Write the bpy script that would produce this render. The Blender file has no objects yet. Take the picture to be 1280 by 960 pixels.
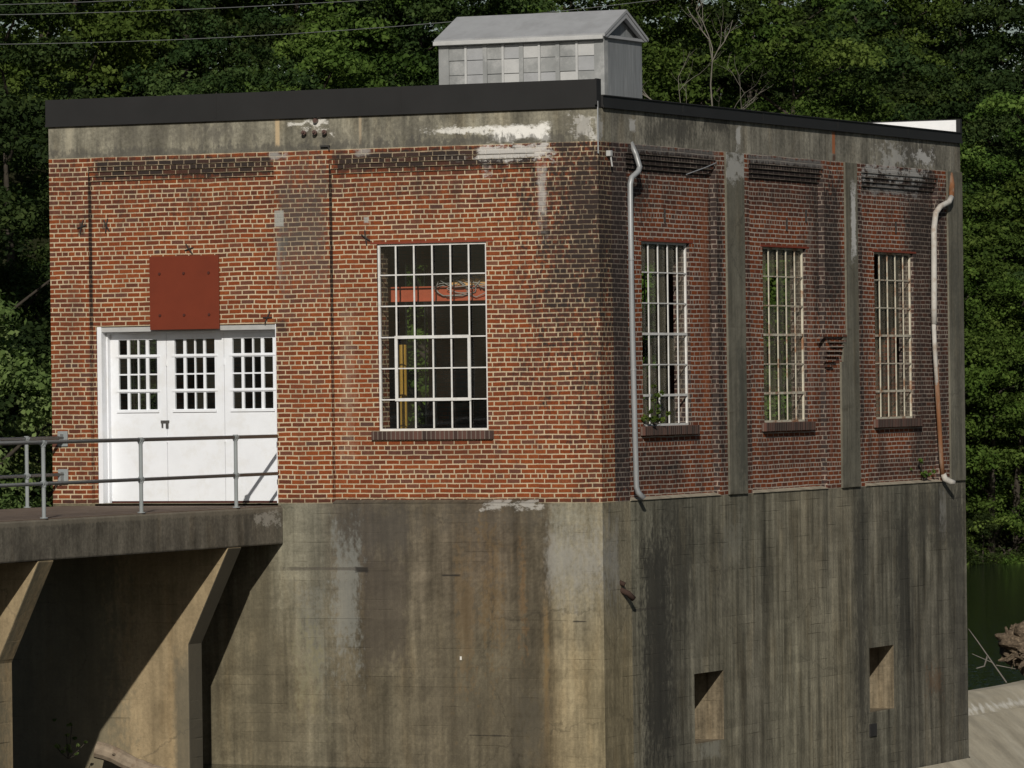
import bpy, bmesh, math, random
import numpy as np
from mathutils import Vector, Matrix
random.seed(7); np.random.seed(7)
SC = bpy.context.scene
COL = SC.collection

# ------------------------------------------------------------------ camera
CAM = Vector((31.6058, -70.2279, 1.7138))
YAW, ROLL = 0.4394, -0.0125
FWD = Vector((-math.sin(YAW), math.cos(YAW), 0))
RGT = Vector((math.cos(YAW), math.sin(YAW), 0))
UP = Vector((0, 0, 1))
cam_d = bpy.data.cameras.new('camera')
cam = bpy.data.objects.new('camera', cam_d); COL.objects.link(cam)
cam_d.sensor_width = 36.0
cam_d.lens = 36.0 * 6724.34 / 1280.0
cam_d.clip_start = 0.5; cam_d.clip_end = 3000
r2 = RGT * math.cos(ROLL) + UP * math.sin(ROLL)
u2 = -RGT * math.sin(ROLL) + UP * math.cos(ROLL)
M = Matrix.Identity(4)
for i in range(3):
    M[i][0] = r2[i]; M[i][1] = u2[i]; M[i][2] = -FWD[i]; M[i][3] = CAM[i]
cam.matrix_world = M
SC.camera = cam
SC.render.resolution_x = 1024; SC.render.resolution_y = 768

# ------------------------------------------------------------------ world, sun, exposure
SUNV = Vector((0.43, -1.0, 0.54)).normalized()
world = bpy.data.worlds.new('World'); SC.world = world
world.use_nodes = True
wn = world.node_tree
sky = wn.nodes.new('ShaderNodeTexSky'); sky.sky_type = 'NISHITA'; sky.sun_disc = False
sky.sun_elevation = math.asin(SUNV.z); sky.sun_rotation = math.atan2(SUNV.x, SUNV.y)
bg = wn.nodes['Background']; bg.inputs['Strength'].default_value = 0.05
wn.links.new(sky.outputs[0], bg.inputs[0])
sun_d = bpy.data.lights.new('sun', 'SUN'); sun_d.energy = 4.2; sun_d.angle = math.radians(0.5)
sun_d.color = (1.0, 0.95, 0.87)
sun = bpy.data.objects.new('sun', sun_d); COL.objects.link(sun)
sun.rotation_euler = SUNV.to_track_quat('Z', 'Y').to_euler()
sun.location = (30, -60, 60)
vs = SC.view_settings
vs.view_transform = 'Standard'; vs.look = 'None'; vs.exposure = -0.30; vs.gamma = 1.0
SC.render.engine = 'CYCLES'

def at(xp, dep, z):
    """a spot on the ground plan: sideways metres from the viewing line, metres away, height"""
    p = CAM + FWD * dep + RGT * xp
    return Vector((p.x, p.y, z))

# ------------------------------------------------------------------ object helpers
def link(name, me, mat=None, parent=None):
    o = bpy.data.objects.new(name, me); COL.objects.link(o)
    if mat is not None:
        for m in (mat if isinstance(mat, (list, tuple)) else [mat]): me.materials.append(m)
    if parent is not None: o.parent = parent
    return o
def tag(o, label=None, cat=None, group=None, kind=None):
    if label: o['label'] = label
    if cat: o['category'] = cat
    if group: o['group'] = group
    if kind: o['kind'] = kind
    return o
def thing(name, label, cat, group=None, loc=(0, 0, 0)):
    o = bpy.data.objects.new(name, None); COL.objects.link(o); o.location = loc
    o.empty_display_size = 0.2
    return tag(o, label, cat, group)
class MB:
    def __init__(s): s.v = []; s.f = []; s.mi = []
    def quad(s, a, b, c, d, mi=0):
        n = len(s.v); s.v += [tuple(a), tuple(b), tuple(c), tuple(d)]; s.f.append((n, n+1, n+2, n+3)); s.mi.append(mi)
    def box(s, x0, x1, y0, y1, z0, z1, mi=0):
        n = len(s.v)
        for z in (z0, z1):
            for (x, y) in ((x0, y0), (x1, y0), (x1, y1), (x0, y1)): s.v.append((x, y, z))
        for f in ((3,2,1,0), (4,5,6,7), (0,1,5,4), (1,2,6,5), (2,3,7,6), (3,0,4,7)):
            s.f.append(tuple(n+i for i in f)); s.mi.append(mi)
        return s
    def prism(s, pts, axis, a0, a1, mi=0):
        """polygon (2d) swept along axis ('x': pts are y,z; 'y': pts are x,z)"""
        n = len(s.v); k = len(pts)
        for a in (a0, a1):
            for (p, q) in pts: s.v.append((a, p, q) if axis == 'x' else (p, a, q))
        s.f.append(tuple(n+i for i in range(k))); s.f.append(tuple(n+k+i for i in reversed(range(k))))
        s.mi += [mi, mi]
        for i in range(k):
            j = (i+1) % k; s.f.append((n+j, n+i, n+k+i, n+k+j)); s.mi.append(mi)
        return s
    def tube(s, pts, rad, n=10, cap=True, mi=0):
        pts = [Vector(p) for p in pts]
        rads = rad if isinstance(rad, (list, tuple)) else [rad]*len(pts)
        base = len(s.v); ref = None
        for i, p in enumerate(pts):
            if i == 0: t = pts[1]-p
            elif i == len(pts)-1: t = p-pts[i-1]
            else: t = (pts[i+1]-p).normalized()+(p-pts[i-1]).normalized()
            t.normalize()
            if ref is None:
                ref = Vector((1, 0, 0)) if abs(t.x) < .8 else Vector((0, 1, 0))
            a = (ref - t*ref.dot(t)).normalized(); b = t.cross(a); ref = a
            for k in range(n):
                an = 2*math.pi*k/n
                s.v.append(tuple(p + (a*math.cos(an)+b*math.sin(an))*rads[i]))
        for i in range(len(pts)-1):
            for k in range(n):
                q = (k+1) % n
                s.f.append((base+i*n+k, base+i*n+q, base+(i+1)*n+q, base+(i+1)*n+k)); s.mi.append(mi)
        if cap:
            s.f.append(tuple(base+k for k in reversed(range(n)))); s.mi.append(mi)
            e = base+(len(pts)-1)*n
            s.f.append(tuple(e+k for k in range(n))); s.mi.append(mi)
        return s
    def build(s, name, mat, parent=None, smooth=False, bevel=0, fix=True, shift=None):
        me = bpy.data.meshes.new(name)
        v = s.v if shift is None else [(a[0]-shift[0], a[1]-shift[1], a[2]-shift[2]) for a in s.v]
        me.from_pydata(v, [], s.f)
        if any(s.mi):
            me.polygons.foreach_set('material_index', s.mi)
        if fix:
            bm = bmesh.new(); bm.from_mesh(me)
            bmesh.ops.recalc_face_normals(bm, faces=bm.faces); bm.to_mesh(me); bm.free()
        if smooth: me.polygons.foreach_set('use_smooth', [True]*len(me.polygons))
        o = link(name, me, mat, parent)
        if bevel:
            b = o.modifiers.new('bevel', 'BEVEL'); b.width = bevel; b.segments = 2; b.limit_method = 'ANGLE'
        return o

def fieldwall(name, us, zs, fn, inner, place, mat, parent, closed=True):
    """wall as a relief: fn(u,z) -> depth behind the face plane, None = opening right through.
    place(u,d,z) -> xyz"""
    us = sorted(set(round(x, 4) for x in us)); zs = sorted(set(round(x, 4) for x in zs))
    m = MB(); nu, nz = len(us)-1, len(zs)-1
    D = [[fn((us[i]+us[i+1])/2, (zs[j]+zs[j+1])/2) for j in range(nz)] for i in range(nu)]
    def g(i, j):
        if 0 <= i < nu and 0 <= j < nz: return D[i][j]
        return 'out'
    def depth(v): return inner if (v is None or v == 'out') else v
    for i in range(nu):
        for j in range(nz):
            d = D[i][j]; a, b, c, e = us[i], us[i+1], zs[j], zs[j+1]
            if d is not None:
                m.quad(place(a, d, c), place(b, d, c), place(b, d, e), place(a, d, e))
                if closed: m.quad(place(b, inner, c), place(a, inner, c), place(a, inner, e), place(b, inner, e))
            else: d = inner
            nb = g(i+1, j); q = depth(nb)
            if abs(q-d) > 1e-6: m.quad(place(b, d, c), place(b, q, c), place(b, q, e), place(b, d, e))
            nb = g(i, j+1); q = depth(nb)
            if abs(q-d) > 1e-6: m.quad(place(a, d, e), place(b, d, e), place(b, q, e), place(a, q, e))
            if i == 0 and d < inner: m.quad(place(a, inner, c), place(a, d, c), place(a, d, e), place(a, inner, e))
            if j == 0 and d < inner: m.quad(place(a, d, c), place(b, d, c), place(b, inner, c), place(a, inner, c))
    me = bpy.data.meshes.new(name); me.from_pydata(m.v, [], m.f)
    bm = bmesh.new(); bm.from_mesh(me); bmesh.ops.remove_doubles(bm, verts=bm.verts, dist=1e-5)
    bmesh.ops.recalc_face_normals(bm, faces=bm.faces); bm.to_mesh(me); bm.free()
    return link(name, me, mat, parent)

# ------------------------------------------------------------------ shader helpers
class NT:
    def __init__(s, name):
        s.mat = bpy.data.materials.new(name); s.mat.use_nodes = True
        s.t = s.mat.node_tree; s.bsdf = s.t.nodes['Principled BSDF']; s.out = s.t.nodes['Material Output']
    def new(s, k): return s.t.nodes.new(k)
    def put(s, inp, v):
        if v is None: return
        if isinstance(v, (int, float)): inp.default_value = v
        elif isinstance(v, (tuple, list)): inp.default_value = (v if len(v) == len(inp.default_value) else tuple(v)+(1,))
        else: s.t.links.new(v, inp)
    def m(s, op, a, b=None, c=None, clamp=False):
        n = s.new('ShaderNodeMath'); n.operation = op; n.use_clamp = clamp
        s.put(n.inputs[0], a); s.put(n.inputs[1], b); s.put(n.inputs[2], c); return n.outputs[0]
    def geo(s):
        g = s.new('ShaderNodeNewGeometry'); p = s.new('ShaderNodeSeparateXYZ'); s.put(p.inputs[0], g.outputs['Position'])
        q = s.new('ShaderNodeSeparateXYZ'); s.put(q.inputs[0], g.outputs['True Normal'])
        return g, p.outputs, q.outputs
    def vec(s, x, y, z):
        n = s.new('ShaderNodeCombineXYZ'); s.put(n.inputs[0], x); s.put(n.inputs[1], y); s.put(n.inputs[2], z); return n.outputs[0]
    def noise(s, v, scale=1, detail=3, rough=.55, color=False):
        n = s.new('ShaderNodeTexNoise'); s.put(n.inputs['Vector'], v); n.inputs['Scale'].default_value = scale
        n.inputs['Detail'].default_value = detail; n.inputs['Roughness'].default_value = rough
        return n.outputs[1 if color else 0]
    def white(s, v):
        n = s.new('ShaderNodeTexWhiteNoise'); n.noise_dimensions = '3D'; s.put(n.inputs['Vector'], v); return n.outputs['Value']
    def ramp(s, f, stops, interp='LINEAR'):
        n = s.new('ShaderNodeValToRGB'); s.put(n.inputs[0], f); r = n.color_ramp; r.interpolation = interp
        while len(r.elements) > 1: r.elements.remove(r.elements[-1])
        for i, (p, c) in enumerate(stops):
            e = r.elements[0] if i == 0 else r.elements.new(p)
            e.position = p; e.color = (c if isinstance(c, (tuple, list)) else (c, c, c))[:3] + (1,) if isinstance(c, tuple) else (c, c, c, 1)
        return n.outputs[0]
    def mix(s, f, a, b, mode='MIX'):
        n = s.new('ShaderNodeMix'); n.data_type = 'RGBA'; n.blend_type = mode
        s.put(n.inputs[0], f); s.put(n.inputs[6], a); s.put(n.inputs[7], b); return n.outputs[2]
    def sstep(s, x, a, b, lo=0., hi=1.):
        n = s.new('ShaderNodeMapRange'); n.interpolation_type = 'SMOOTHSTEP'
        s.put(n.inputs[0], x); s.put(n.inputs[1], a); s.put(n.inputs[2], b); s.put(n.inputs[3], lo); s.put(n.inputs[4], hi); return n.outputs[0]
    def bump(s, h, strength=.4, dist=.01):
        n = s.new('ShaderNodeBump'); n.inputs['Strength'].default_value = strength; n.inputs['Distance'].default_value = dist
        s.put(n.inputs['Height'], h); s.put(s.bsdf.inputs['Normal'], n.outputs[0])
    def fin(s, col, rough=.85, spec=.25, metal=0):
        s.put(s.bsdf.inputs['Base Color'], col); s.put(s.bsdf.inputs['Roughness'], rough)
        s.put(s.bsdf.inputs['Specular IOR Level'], spec); s.put(s.bsdf.inputs['Metallic'], metal)
        return s.mat
def stains(t, col, u, z, edge, lst, soak=None):
    fl = t.m('MULTIPLY', t.m('SUBTRACT', t.noise(t.vec(t.m('MULTIPLY', u, 3.2), t.m('MULTIPLY', z, 5.5), 6), 1, 7, .78), .5), 2.6)
    """lst: (u0,u1,z0,z1,soft_u,soft_z,ragged,strength,colour[,mode])"""
    for L in lst:
        u0, u1, z0, z1, su, sz, rg, k, c = L[:9]
        mode = L[9] if len(L) > 9 else 'MIX'
        a = t.m('SUBTRACT', (u1-u0)/2, t.m('ABSOLUTE', t.m('SUBTRACT', u, (u0+u1)/2)))
        b = t.m('SUBTRACT', (z1-z0)/2, t.m('ABSOLUTE', t.m('SUBTRACT', z, (z0+z1)/2)))
        d = t.m('MINIMUM', t.m('DIVIDE', a, su), t.m('DIVIDE', b, sz))
        darkone = soak is not None and .03 < max(c) < .15
        d = t.m('MULTIPLY_ADD', fl if min(c) > .3 else edge, rg*(1.0 if darkone else 1.9), d)
        f = t.sstep(d, 0.0, 1.0, 0.0, k)
        if darkone: f = t.m('MULTIPLY', f, soak, clamp=True)
        col = t.mix(f, col, c, mode)
    return col
def wallcoords(t):
    g, P, Nn = t.geo()
    side = t.m('GREATER_THAN', t.m('ABSOLUTE', Nn[0]), .6)
    mx = t.new('ShaderNodeMix'); mx.data_type = 'FLOAT'
    t.put(mx.inputs[0], side); t.put(mx.inputs[2], P[0]); t.put(mx.inputs[3], P[1])
    return g.outputs['Position'], mx.outputs[0], P[2], P

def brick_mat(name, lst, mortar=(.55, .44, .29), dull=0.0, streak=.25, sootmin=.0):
    t = NT(name); pos, u, z, P = wallcoords(t)
    C = .07
    uv = t.vec(u, z, t.m('MULTIPLY', P[0], .01))
    wob = t.noise(uv, 1.3, 2); wob2 = t.noise(uv, 14, 2)
    zz = t.m('ADD', z, t.m('MULTIPLY', t.m('SUBTRACT', wob, .5), .03))
    zz = t.m('ADD', zz, t.m('MULTIPLY', t.m('SUBTRACT', wob2, .5), .006))
    rz = t.m('DIVIDE', zz, C); r = t.m('FLOOR', rz); fz = t.m('SUBTRACT', rz, r)
    md = t.m('FLOORED_MODULO', r, 6); isH = t.m('GREATER_THAN', md, 4.5)
    Lb = t.m('MULTIPLY_ADD', isH, -.108, .216)
    hr = t.white(t.vec(r, 3.1, 0))
    par = t.m('FLOORED_MODULO', r, 2)
    off = t.m('ADD', t.m('MULTIPLY', hr, .045), t.m('MULTIPLY', t.m('MULTIPLY', par, .5), Lb))
    uj = t.m('ADD', t.m('ADD', u, off), t.m('MULTIPLY', t.m('SUBTRACT', t.noise(t.vec(u, t.m('MULTIPLY', r, 7.3), 0), 5, 1), .5), .05))
    ru = t.m('DIVIDE', uj, Lb); k = t.m('FLOOR', ru); fu = t.m('SUBTRACT', ru, k)
    dz = t.m('MULTIPLY', t.m('MINIMUM', fz, t.m('SUBTRACT', 1, fz)), C)
    du = t.m('MULTIPLY', t.m('MINIMUM', fu, t.m('SUBTRACT', 1, fu)), Lb)
    d = t.m('ADD', t.m('MULTIPLY_ADD', t.white(t.vec(k, r, 9)), .003, t.m('ADD', t.m('MINIMUM', dz, du), -.0015)), t.m('MULTIPLY', t.m('SUBTRACT', t.noise(uv, 55, 2), .5), .008))
    bm = t.sstep(d, .0062, .0114)
    h1 = t.white(t.vec(k, r, 0)); h2 = t.white(t.vec(k, r, 5.5))
    patch = t.noise(uv, .7, 3)
    sel = t.m('ADD', t.m('MULTIPLY', h1, .75), t.m('MULTIPLY', patch, .35))
    bc = t.ramp(sel, [(0.0, (.080, .034, .024)), (.20, (.120, .038, .021)), (.32, (.175, .043, .016)), (.55, (.215, .051, .016)),
                      (.75, (.245, .063, .019)), (.90, (.185, .052, .023)), (1.0, (.31, .10, .036))])
    bc = t.mix(t.m('MULTIPLY', t.m('LESS_THAN', h2, .13), .5), bc, (.075, .055, .048))
    grain = t.noise(uv, 40, 3)
    bc = t.mix(.55, bc, t.ramp(grain, [(.3, .55), (.7, 1.3)]), 'MULTIPLY')
    mc = t.mix(t.sstep(t.noise(uv, 2.2, 4), .35, .75), mortar, tuple(x*.72 for x in mortar))
    col = t.mix(bm, mc, bc)
    # overall vertical weathering
    stv = t.noise(t.vec(t.m('MULTIPLY', u, 5), t.m('MULTIPLY', z, .5), 2.2), 1, 4)
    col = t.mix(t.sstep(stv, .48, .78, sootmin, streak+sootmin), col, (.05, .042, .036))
    edge = t.m('ADD', t.m('SUBTRACT', t.noise(t.vec(t.m('MULTIPLY', u, 5), t.m('MULTIPLY', z, 2.2), 0), 1, 4, .65), .5), t.m('SUBTRACT', t.noise(t.vec(t.m('MULTIPLY', u, 17), t.m('MULTIPLY', z, 11), 3), 1, 3, .6), .5))
    # soot soaks some bricks more than others and the joints least
    soak = t.m('MULTIPLY', t.m('MULTIPLY_ADD', bm, .60, .55), t.m('MULTIPLY_ADD', h2, .6, .72))
    col = stains(t, col, u, z, edge, lst, soak)
    t.bump(t.m('ADD', bm, t.m('MULTIPLY', grain, .35)), .55, .012)
    return t.fin(col, .9, .15)

def concrete_mat(name, ramp_hi=None, ramp_lo=None, u0=0, u1=1, zhi=-.3, zlo=-3.4, base=(.2, .185, .145), lst=(), boards=.14, streak=.35, bstr=.5, mott=.35, dark=1):
    t = NT(name); pos, u, z, P = wallcoords(t)
    wob = t.noise(t.vec(u, z, 7), 3, 3)
    uw = t.m('ADD', u, t.m('MULTIPLY', t.m('SUBTRACT', wob, .5), .16))
    if ramp_hi:
        f = t.m('DIVIDE', t.m('SUBTRACT', uw, u0), (u1-u0))
        a = t.ramp(f, ramp_hi); b = t.ramp(f, ramp_lo) if ramp_lo else a
        zf = t.m('ADD', z, t.m('MULTIPLY', t.m('SUBTRACT', t.noise(t.vec(t.m('MULTIPLY', u, 4), z, 1), 1, 3), .5), 1.6))
        col = t.mix(t.sstep(zf, zlo, zhi), b, a)
    else: col = t.mix(0, base, base)
    # thin vertical run marks
    s1 = t.noise(t.vec(t.m('MULTIPLY', u, 9), t.m('MULTIPLY', z, .45), 0), 1, 5, .6)
    s2 = t.noise(t.vec(t.m('MULTIPLY', u, 2.6), t.m('MULTIPLY', z, .25), 4), 1, 4, .6)
    col = t.mix(streak, col, t.ramp(s1, [(.25, .35), (.5, 1.0), (.75, 1.55)]), 'MULTIPLY')
    col = t.mix(streak, col, t.ramp(s2, [(.28, .3), (.5, 1.0), (.72, 1.6)]), 'MULTIPLY')
    m1 = t.noise(pos, 2.4, 6, .7); m2 = t.noise(pos, 19, 4, .7)
    col = t.mix(mott, col, t.ramp(m1, [(.3, .45), (.5, 1.0), (.7, 1.5)]), 'MULTIPLY')
    col = t.mix(mott, col, t.ramp(m2, [(.3, .6), (.5, 1.0), (.7, 1.4)]), 'MULTIPLY')
    # greenish / rusty tinge
    tg = t.noise(t.vec(t.m('MULTIPLY', u, 3), t.m('MULTIPLY', z, .6), 9), 1, 3)
    col = t.mix(t.sstep(tg, .5, .75, 0, .22), col, (1.15, .92, .62), 'MULTIPLY')
    vo = t.new('ShaderNodeTexVoronoi'); vo.feature = 'DISTANCE_TO_EDGE'; vo.inputs['Scale'].default_value = .55
    cv = t.new('ShaderNodeVectorMath'); cv.operation = 'ADD'
    t.put(cv.inputs[0], pos); t.put(cv.inputs[1], t.mix(1, (.5, .5, .5), t.noise(pos, 2.2, 4, .7, color=True), 'MULTIPLY')); t.put(vo.inputs['Vector'], cv.outputs[0])
    ck = t.m('MULTIPLY', t.sstep(vo.outputs['Distance'], .012, .004), t.sstep(t.noise(pos, .45, 2), .52, .6))
    col = t.mix(t.m('MULTIPLY', ck, .3), col, (.035, .032, .027))
    bh = 0.0
    if boards:
        fb = t.m('DIVIDE', t.m('ADD', z, t.m('MULTIPLY', t.noise(t.vec(t.m('MULTIPLY', u, .8), 0, 0), 1, 1), .03)), boards)
        rr = t.m('FLOOR', fb); ff = t.m('SUBTRACT', fb, rr)
        ln = t.sstep(t.m('MINIMUM', ff, t.m('SUBTRACT', 1, ff)), 0.0, .07)
        on = t.sstep(t.noise(t.vec(t.m('MULTIPLY', u, 1.2), t.m('MULTIPLY', rr, 3.7), 0), 1, 3), .50, .72)
        lnf = t.m('MULTIPLY', t.m('SUBTRACT', 1, ln), on)
        col = t.mix(t.m('MULTIPLY', lnf, bstr), col, (.45, .42, .38), 'MULTIPLY')
        bt = t.noise(t.vec(t.m('MULTIPLY', rr, 5.3), t.m('MULTIPLY', u, .5), 0), 1, 2)
        col = t.mix(.30, col, t.ramp(bt, [(.3, .6), (.7, 1.35)]), 'MULTIPLY')
        bh = t.m('MULTIPLY', lnf, -1.2)
    if dark != 1: col = t.mix(1, col, (dark*1.0, dark*.975, dark*.90), 'MULTIPLY')
    edge = t.m('ADD', t.m('SUBTRACT', t.noise(t.vec(t.m('MULTIPLY', u, 6), t.m('MULTIPLY', z, 1.6), 0), 1, 5, .7), .5), t.m('SUBTRACT', t.noise(t.vec(t.m('MULTIPLY', u, 15), t.m('MULTIPLY', z, 9), 3), 1, 3, .6), .5))
    col = stains(t, col, u, z, edge, lst)
    # pits
    pit = t.sstep(t.noise(pos, 30, 2), .70, .76)
    col = t.mix(t.m('MULTIPLY', pit, .5), col, (.04, .037, .03))
    t.bump(t.m('ADD', t.m('ADD', m1, t.m('MULTIPLY', m2, .4)), bh), .45, .014)
    return t.fin(col, .9, .15)

def plain_mat(name, col, rough=.6, spec=.3, metal=0, var=.25, scale=6, bump=.1, dirt=None, dirtamt=.4, streaky=False):
    t = NT(name); g, P, _ = t.geo(); pos = g.outputs['Position']
    v = t.vec(t.m('MULTIPLY', P[0], 6), t.m('MULTIPLY', P[1], 6), t.m('MULTIPLY', P[2], .7)) if streaky else pos
    n = t.noise(v, scale if not streaky else 1.5, 5, .65)
    c = t.mix(var, col, t.ramp(n, [(.3, .5), (.5, 1.0), (.7, 1.4)]), 'MULTIPLY')
    if dirt:
        c = t.mix(t.sstep(t.noise(v, (scale if not streaky else 1.5)*.8, 5, .7), .48, .66, 0, dirtamt), c, dirt)
    if bump: t.bump(n, .3, bump*.1)
    return t.fin(c, rough, spec, metal)

def glass_mat(name, dirt=.10, dc=(.13, .13, .12, 1), rough=.03):
    t = NT(name); g, P, _ = t.geo()
    tr = t.new('ShaderNodeBsdfTransparent'); tr.inputs[0].default_value = (.93, .95, .93, 1)
    gl = t.new('ShaderNodeBsdfGlossy'); gl.inputs['Roughness'].default_value = rough; gl.inputs[0].default_value = (.9, .9, .9, 1)
    df = t.new('ShaderNodeBsdfDiffuse'); df.inputs[0].default_value = dc
    dp = t.new('ShaderNodeVectorMath'); dp.operation = 'DOT_PRODUCT'
    t.put(dp.inputs[0], g.outputs['Incoming']); t.put(dp.inputs[1], g.outputs['True Normal'])
    sch = t.m('POWER', t.m('SUBTRACT', 1, t.m('ABSOLUTE', dp.outputs['Value']), clamp=True), 5)
    frs = t.m('MULTIPLY_ADD', sch, .6, .06)
    bp = t.new('ShaderNodeBump'); bp.inputs['Strength'].default_value = .03; bp.inputs['Distance'].default_value = .01
    t.put(bp.inputs['Height'], t.noise(g.outputs['Position'], 3, 2)); t.put(gl.inputs['Normal'], bp.outputs[0])
    a = t.new('ShaderNodeMixShader'); t.put(a.inputs[0], frs); t.put(a.inputs[1], tr.outputs[0]); t.put(a.inputs[2], gl.outputs[0])
    b = t.new('ShaderNodeMixShader')
    t.put(b.inputs[0], t.sstep(t.noise(g.outputs['Position'], 1.6, 3, .5), .35, .75, dirt*.3, dirt*1.2)); t.put(b.inputs[1], a.outputs[0]); t.put(b.inputs[2], df.outputs[0])
    t.t.links.new(b.outputs[0], t.out.inputs[0]); return t.mat

# ------------------------------------------------------------------ materials
BLK = (.022, .020, .018); SOOT = (.034, .025, .022); WHT = (.62, .60, .56); GRY = (.30, .29, .27)
m_brick_f = brick_mat('brick_front', [
    (-9.2, .2, 3.7, 5.4, .3, 1.6, 1.7, .50, SOOT),
    (-1.6, 1.6, 1.0, 6.0, 1.1, 2.2, 2.4, .72, SOOT), (-.9, 1.3, 2.6, 6.0, .6, 1.2, 2.4, .6, SOOT),
    (-5.25, -4.3, 3.4, 5.4, .2, .9, 1.2, .45, (.06, .048, .04)),
    (-9.1, -8.4, -.1, 3.6, .3, 1.0, 1.9, .30, SOOT),
    (-9.1, 0, -.1, .10, .3, .06, 1.3, .55, SOOT),
    (-3.4, -2.4, 4.4, 4.8, .4, .2, 1.6, .3, SOOT),
    (-1.9, -1.70, 4.70, 4.95, .06, .1, 1.6, .5, WHT), (-2.45, -1.95, 4.93, 5.06, .2, .05, 2.0, .55, WHT),
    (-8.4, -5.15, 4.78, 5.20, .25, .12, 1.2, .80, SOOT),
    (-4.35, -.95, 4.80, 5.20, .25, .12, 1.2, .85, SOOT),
    (-5.22, -4.28, 2.6, 5.2, .25, 1.2, 1.5, .55, (.085, .070, .060)),
    (-5.25, -5.0, 3.3, 4.2, .1, .5, .8, .6, (.10, .10, .09)),
    (-1.05, 1.2, 2.3, 6, .7, 2.0, 1.6, .45, SOOT),
    (-.55, .3, -.2, 5.3, .5, 1.0, 1.6, .42, SOOT),
    (-.98, -.80, 3.75, 5.15, .07, .9, .5, .85, (.42, .40, .37)), (-5.32, -4.98, 5.02, 5.2, .08, .08, 1.0, .65, (.36, .35, .32)), (-3.95, -3.62, 5.05, 5.2, .08, .06, 1.0, .6, (.36, .35, .32)),
    (-2.0, -.72, 4.92, 5.20, .15, .08, 1.7, .75, WHT),
    (-5.25, -5.07, 4.06, 4.32, .03, .03, .5, .8, (.34, .35, .32)),
    (-5.22, -5.12, 3.2, 4.1, .05, .5, .8, .35, (.30, .29, .26)),
    (-3.83, -3.72, 4.08, 4.20, .03, .03, .4, .8, (.34, .35, .32)),
    (-3.83, -3.68, 3.7, 4.08, .06, .2, .9, .7, BLK),
    (-8.6, -8.42, 4.0, 4.3, .08, .1, .9, .8, BLK),
    (-8.22, -8.08, 4.05, 4.25, .06, .1, .9, .6, BLK),
    (-8.42, -8.34, .8, 4.9, .05, .5, .6, .45, SOOT),
    (-9.1, -8.3, 4.6, 5.25, .5, .25, 1.2, .45, SOOT),
    (-4.3, -3.9, .4, 3.2, .25, .8, 1.2, .18, (.45, .38, .28)),
    (-5.35, -5.0, 2.45, 2.75, .1, .1, .9, .65, SOOT),
    (-3.8, -1.6, .55, .93, .3, .15, 1.3, .30, SOOT),
])
m_brick_s = brick_mat('brick_side', [
    (-.2, 15, 4.0, 5.4, .3, 1.0, 1.8, .38, SOOT),
    (-1.2, 1.5, -.6, 6.0, .6, 1.0, 1.9, .85, (.042, .030, .028)),
    (3.7, 4.7, 1.5, 5.3, .4, 1.5, 1.8, .38, SOOT),
    (7.9, 9.5, 2.4, 5.3, .5, 1.0, 1.9, .60, SOOT),
    (9.9, 11.0, .0, 5.3, .5, 1.5, 1.9, .45, SOOT),
    (12.4, 15, -.2, 5.3, .6, 1.0, 1.9, .35, (.06, .048, .042)),
    (4.2, 5.9, -.2, 1.5, .4, .6, 1.8, .45, SOOT),
    (-.2, 1.15, -.2, 5.3, .25, 1.0, 1.5, .72, SOOT),
    (1.0, 2.2, 3.9, 5.3, .5, .5, 1.6, .60, BLK),
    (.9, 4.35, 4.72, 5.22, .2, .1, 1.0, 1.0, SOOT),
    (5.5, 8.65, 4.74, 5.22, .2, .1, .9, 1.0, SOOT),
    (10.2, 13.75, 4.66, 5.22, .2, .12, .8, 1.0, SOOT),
    (1.2, 3.4, -.1, .95, .5, .45, 1.6, .68, SOOT),
    (1.3, 2.2, 4.3, 4.8, .3, .3, 1.2, .6, SOOT),
    (2.4, 3.1, 4.1, 4.85, .3, .4, 1.2, .55, SOOT),
    (4.15, 4.65, -.1, 5.2, .2, 1.0, 1.3, .82, SOOT),
    (5.3, 5.8, -.1, 5.2, .25, 1.0, 1.3, .62, SOOT),
    (8.35, 9.5, 2.3, 5.25, .3, .9, 1.5, .80, SOOT),
    (9.9, 10.5, -.1, 5.2, .3, 1.2, 1.3, .78, SOOT),
    (8.3, 9.3, -.1, 2.3, .3, .8, 1.6, .35, SOOT),
    (12.2, 14.3, 3.2, 5.25, .5, .8, 1.5, .76, SOOT),
    (12.6, 14.3, -.1, 5.2, .35, .8, 1.2, .60, SOOT),
    (10.6, 13.8, -.1, .6, .6, .3, 1.4, .55, SOOT),
    (5.5, 9.2, 4.2, 4.9, .5, .3, 1.4, .42, SOOT),
    (6.0, 8.5, .2, .95, .4, .3, 1.5, .35, SOOT),
    (11.1, 11.6, .1, .95, .2, .3, .9, .5, SOOT),
    (10.25, 10.55, 4.3, 5.2, .12, .4, 1.2, .55, (.42, .40, .38)),
    (10.4, 13.2, 4.95, 5.2, .3, .1, 2.4, .62, (.50, .49, .46)),
    (10.6, 13.1, 4.70, 4.95, .3, .1, 2.6, .34, (.45, .44, .42)),
    (1.1, 4.6, 5.06, 5.2, .3, .05, 1.8, .30, GRY),
    (5.6, 8.8, 5.04, 5.2, .3, .05, 1.8, .40, GRY),
    (3.9, 4.25, .9, 4.8, .12, .8, 1.2, .28, (.40, .13, .05)),
    (8.75, 8.95, .1, 2.0, .10, .4, 1.0, .4, (.30, .10, .05)),
    (8.15, 8.4, 1.0, 4.4, .15, .8, 1.0, .25, (.36, .30, .25)),
], mortar=(.46, .39, .32), streak=.45, sootmin=.03)
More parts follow.
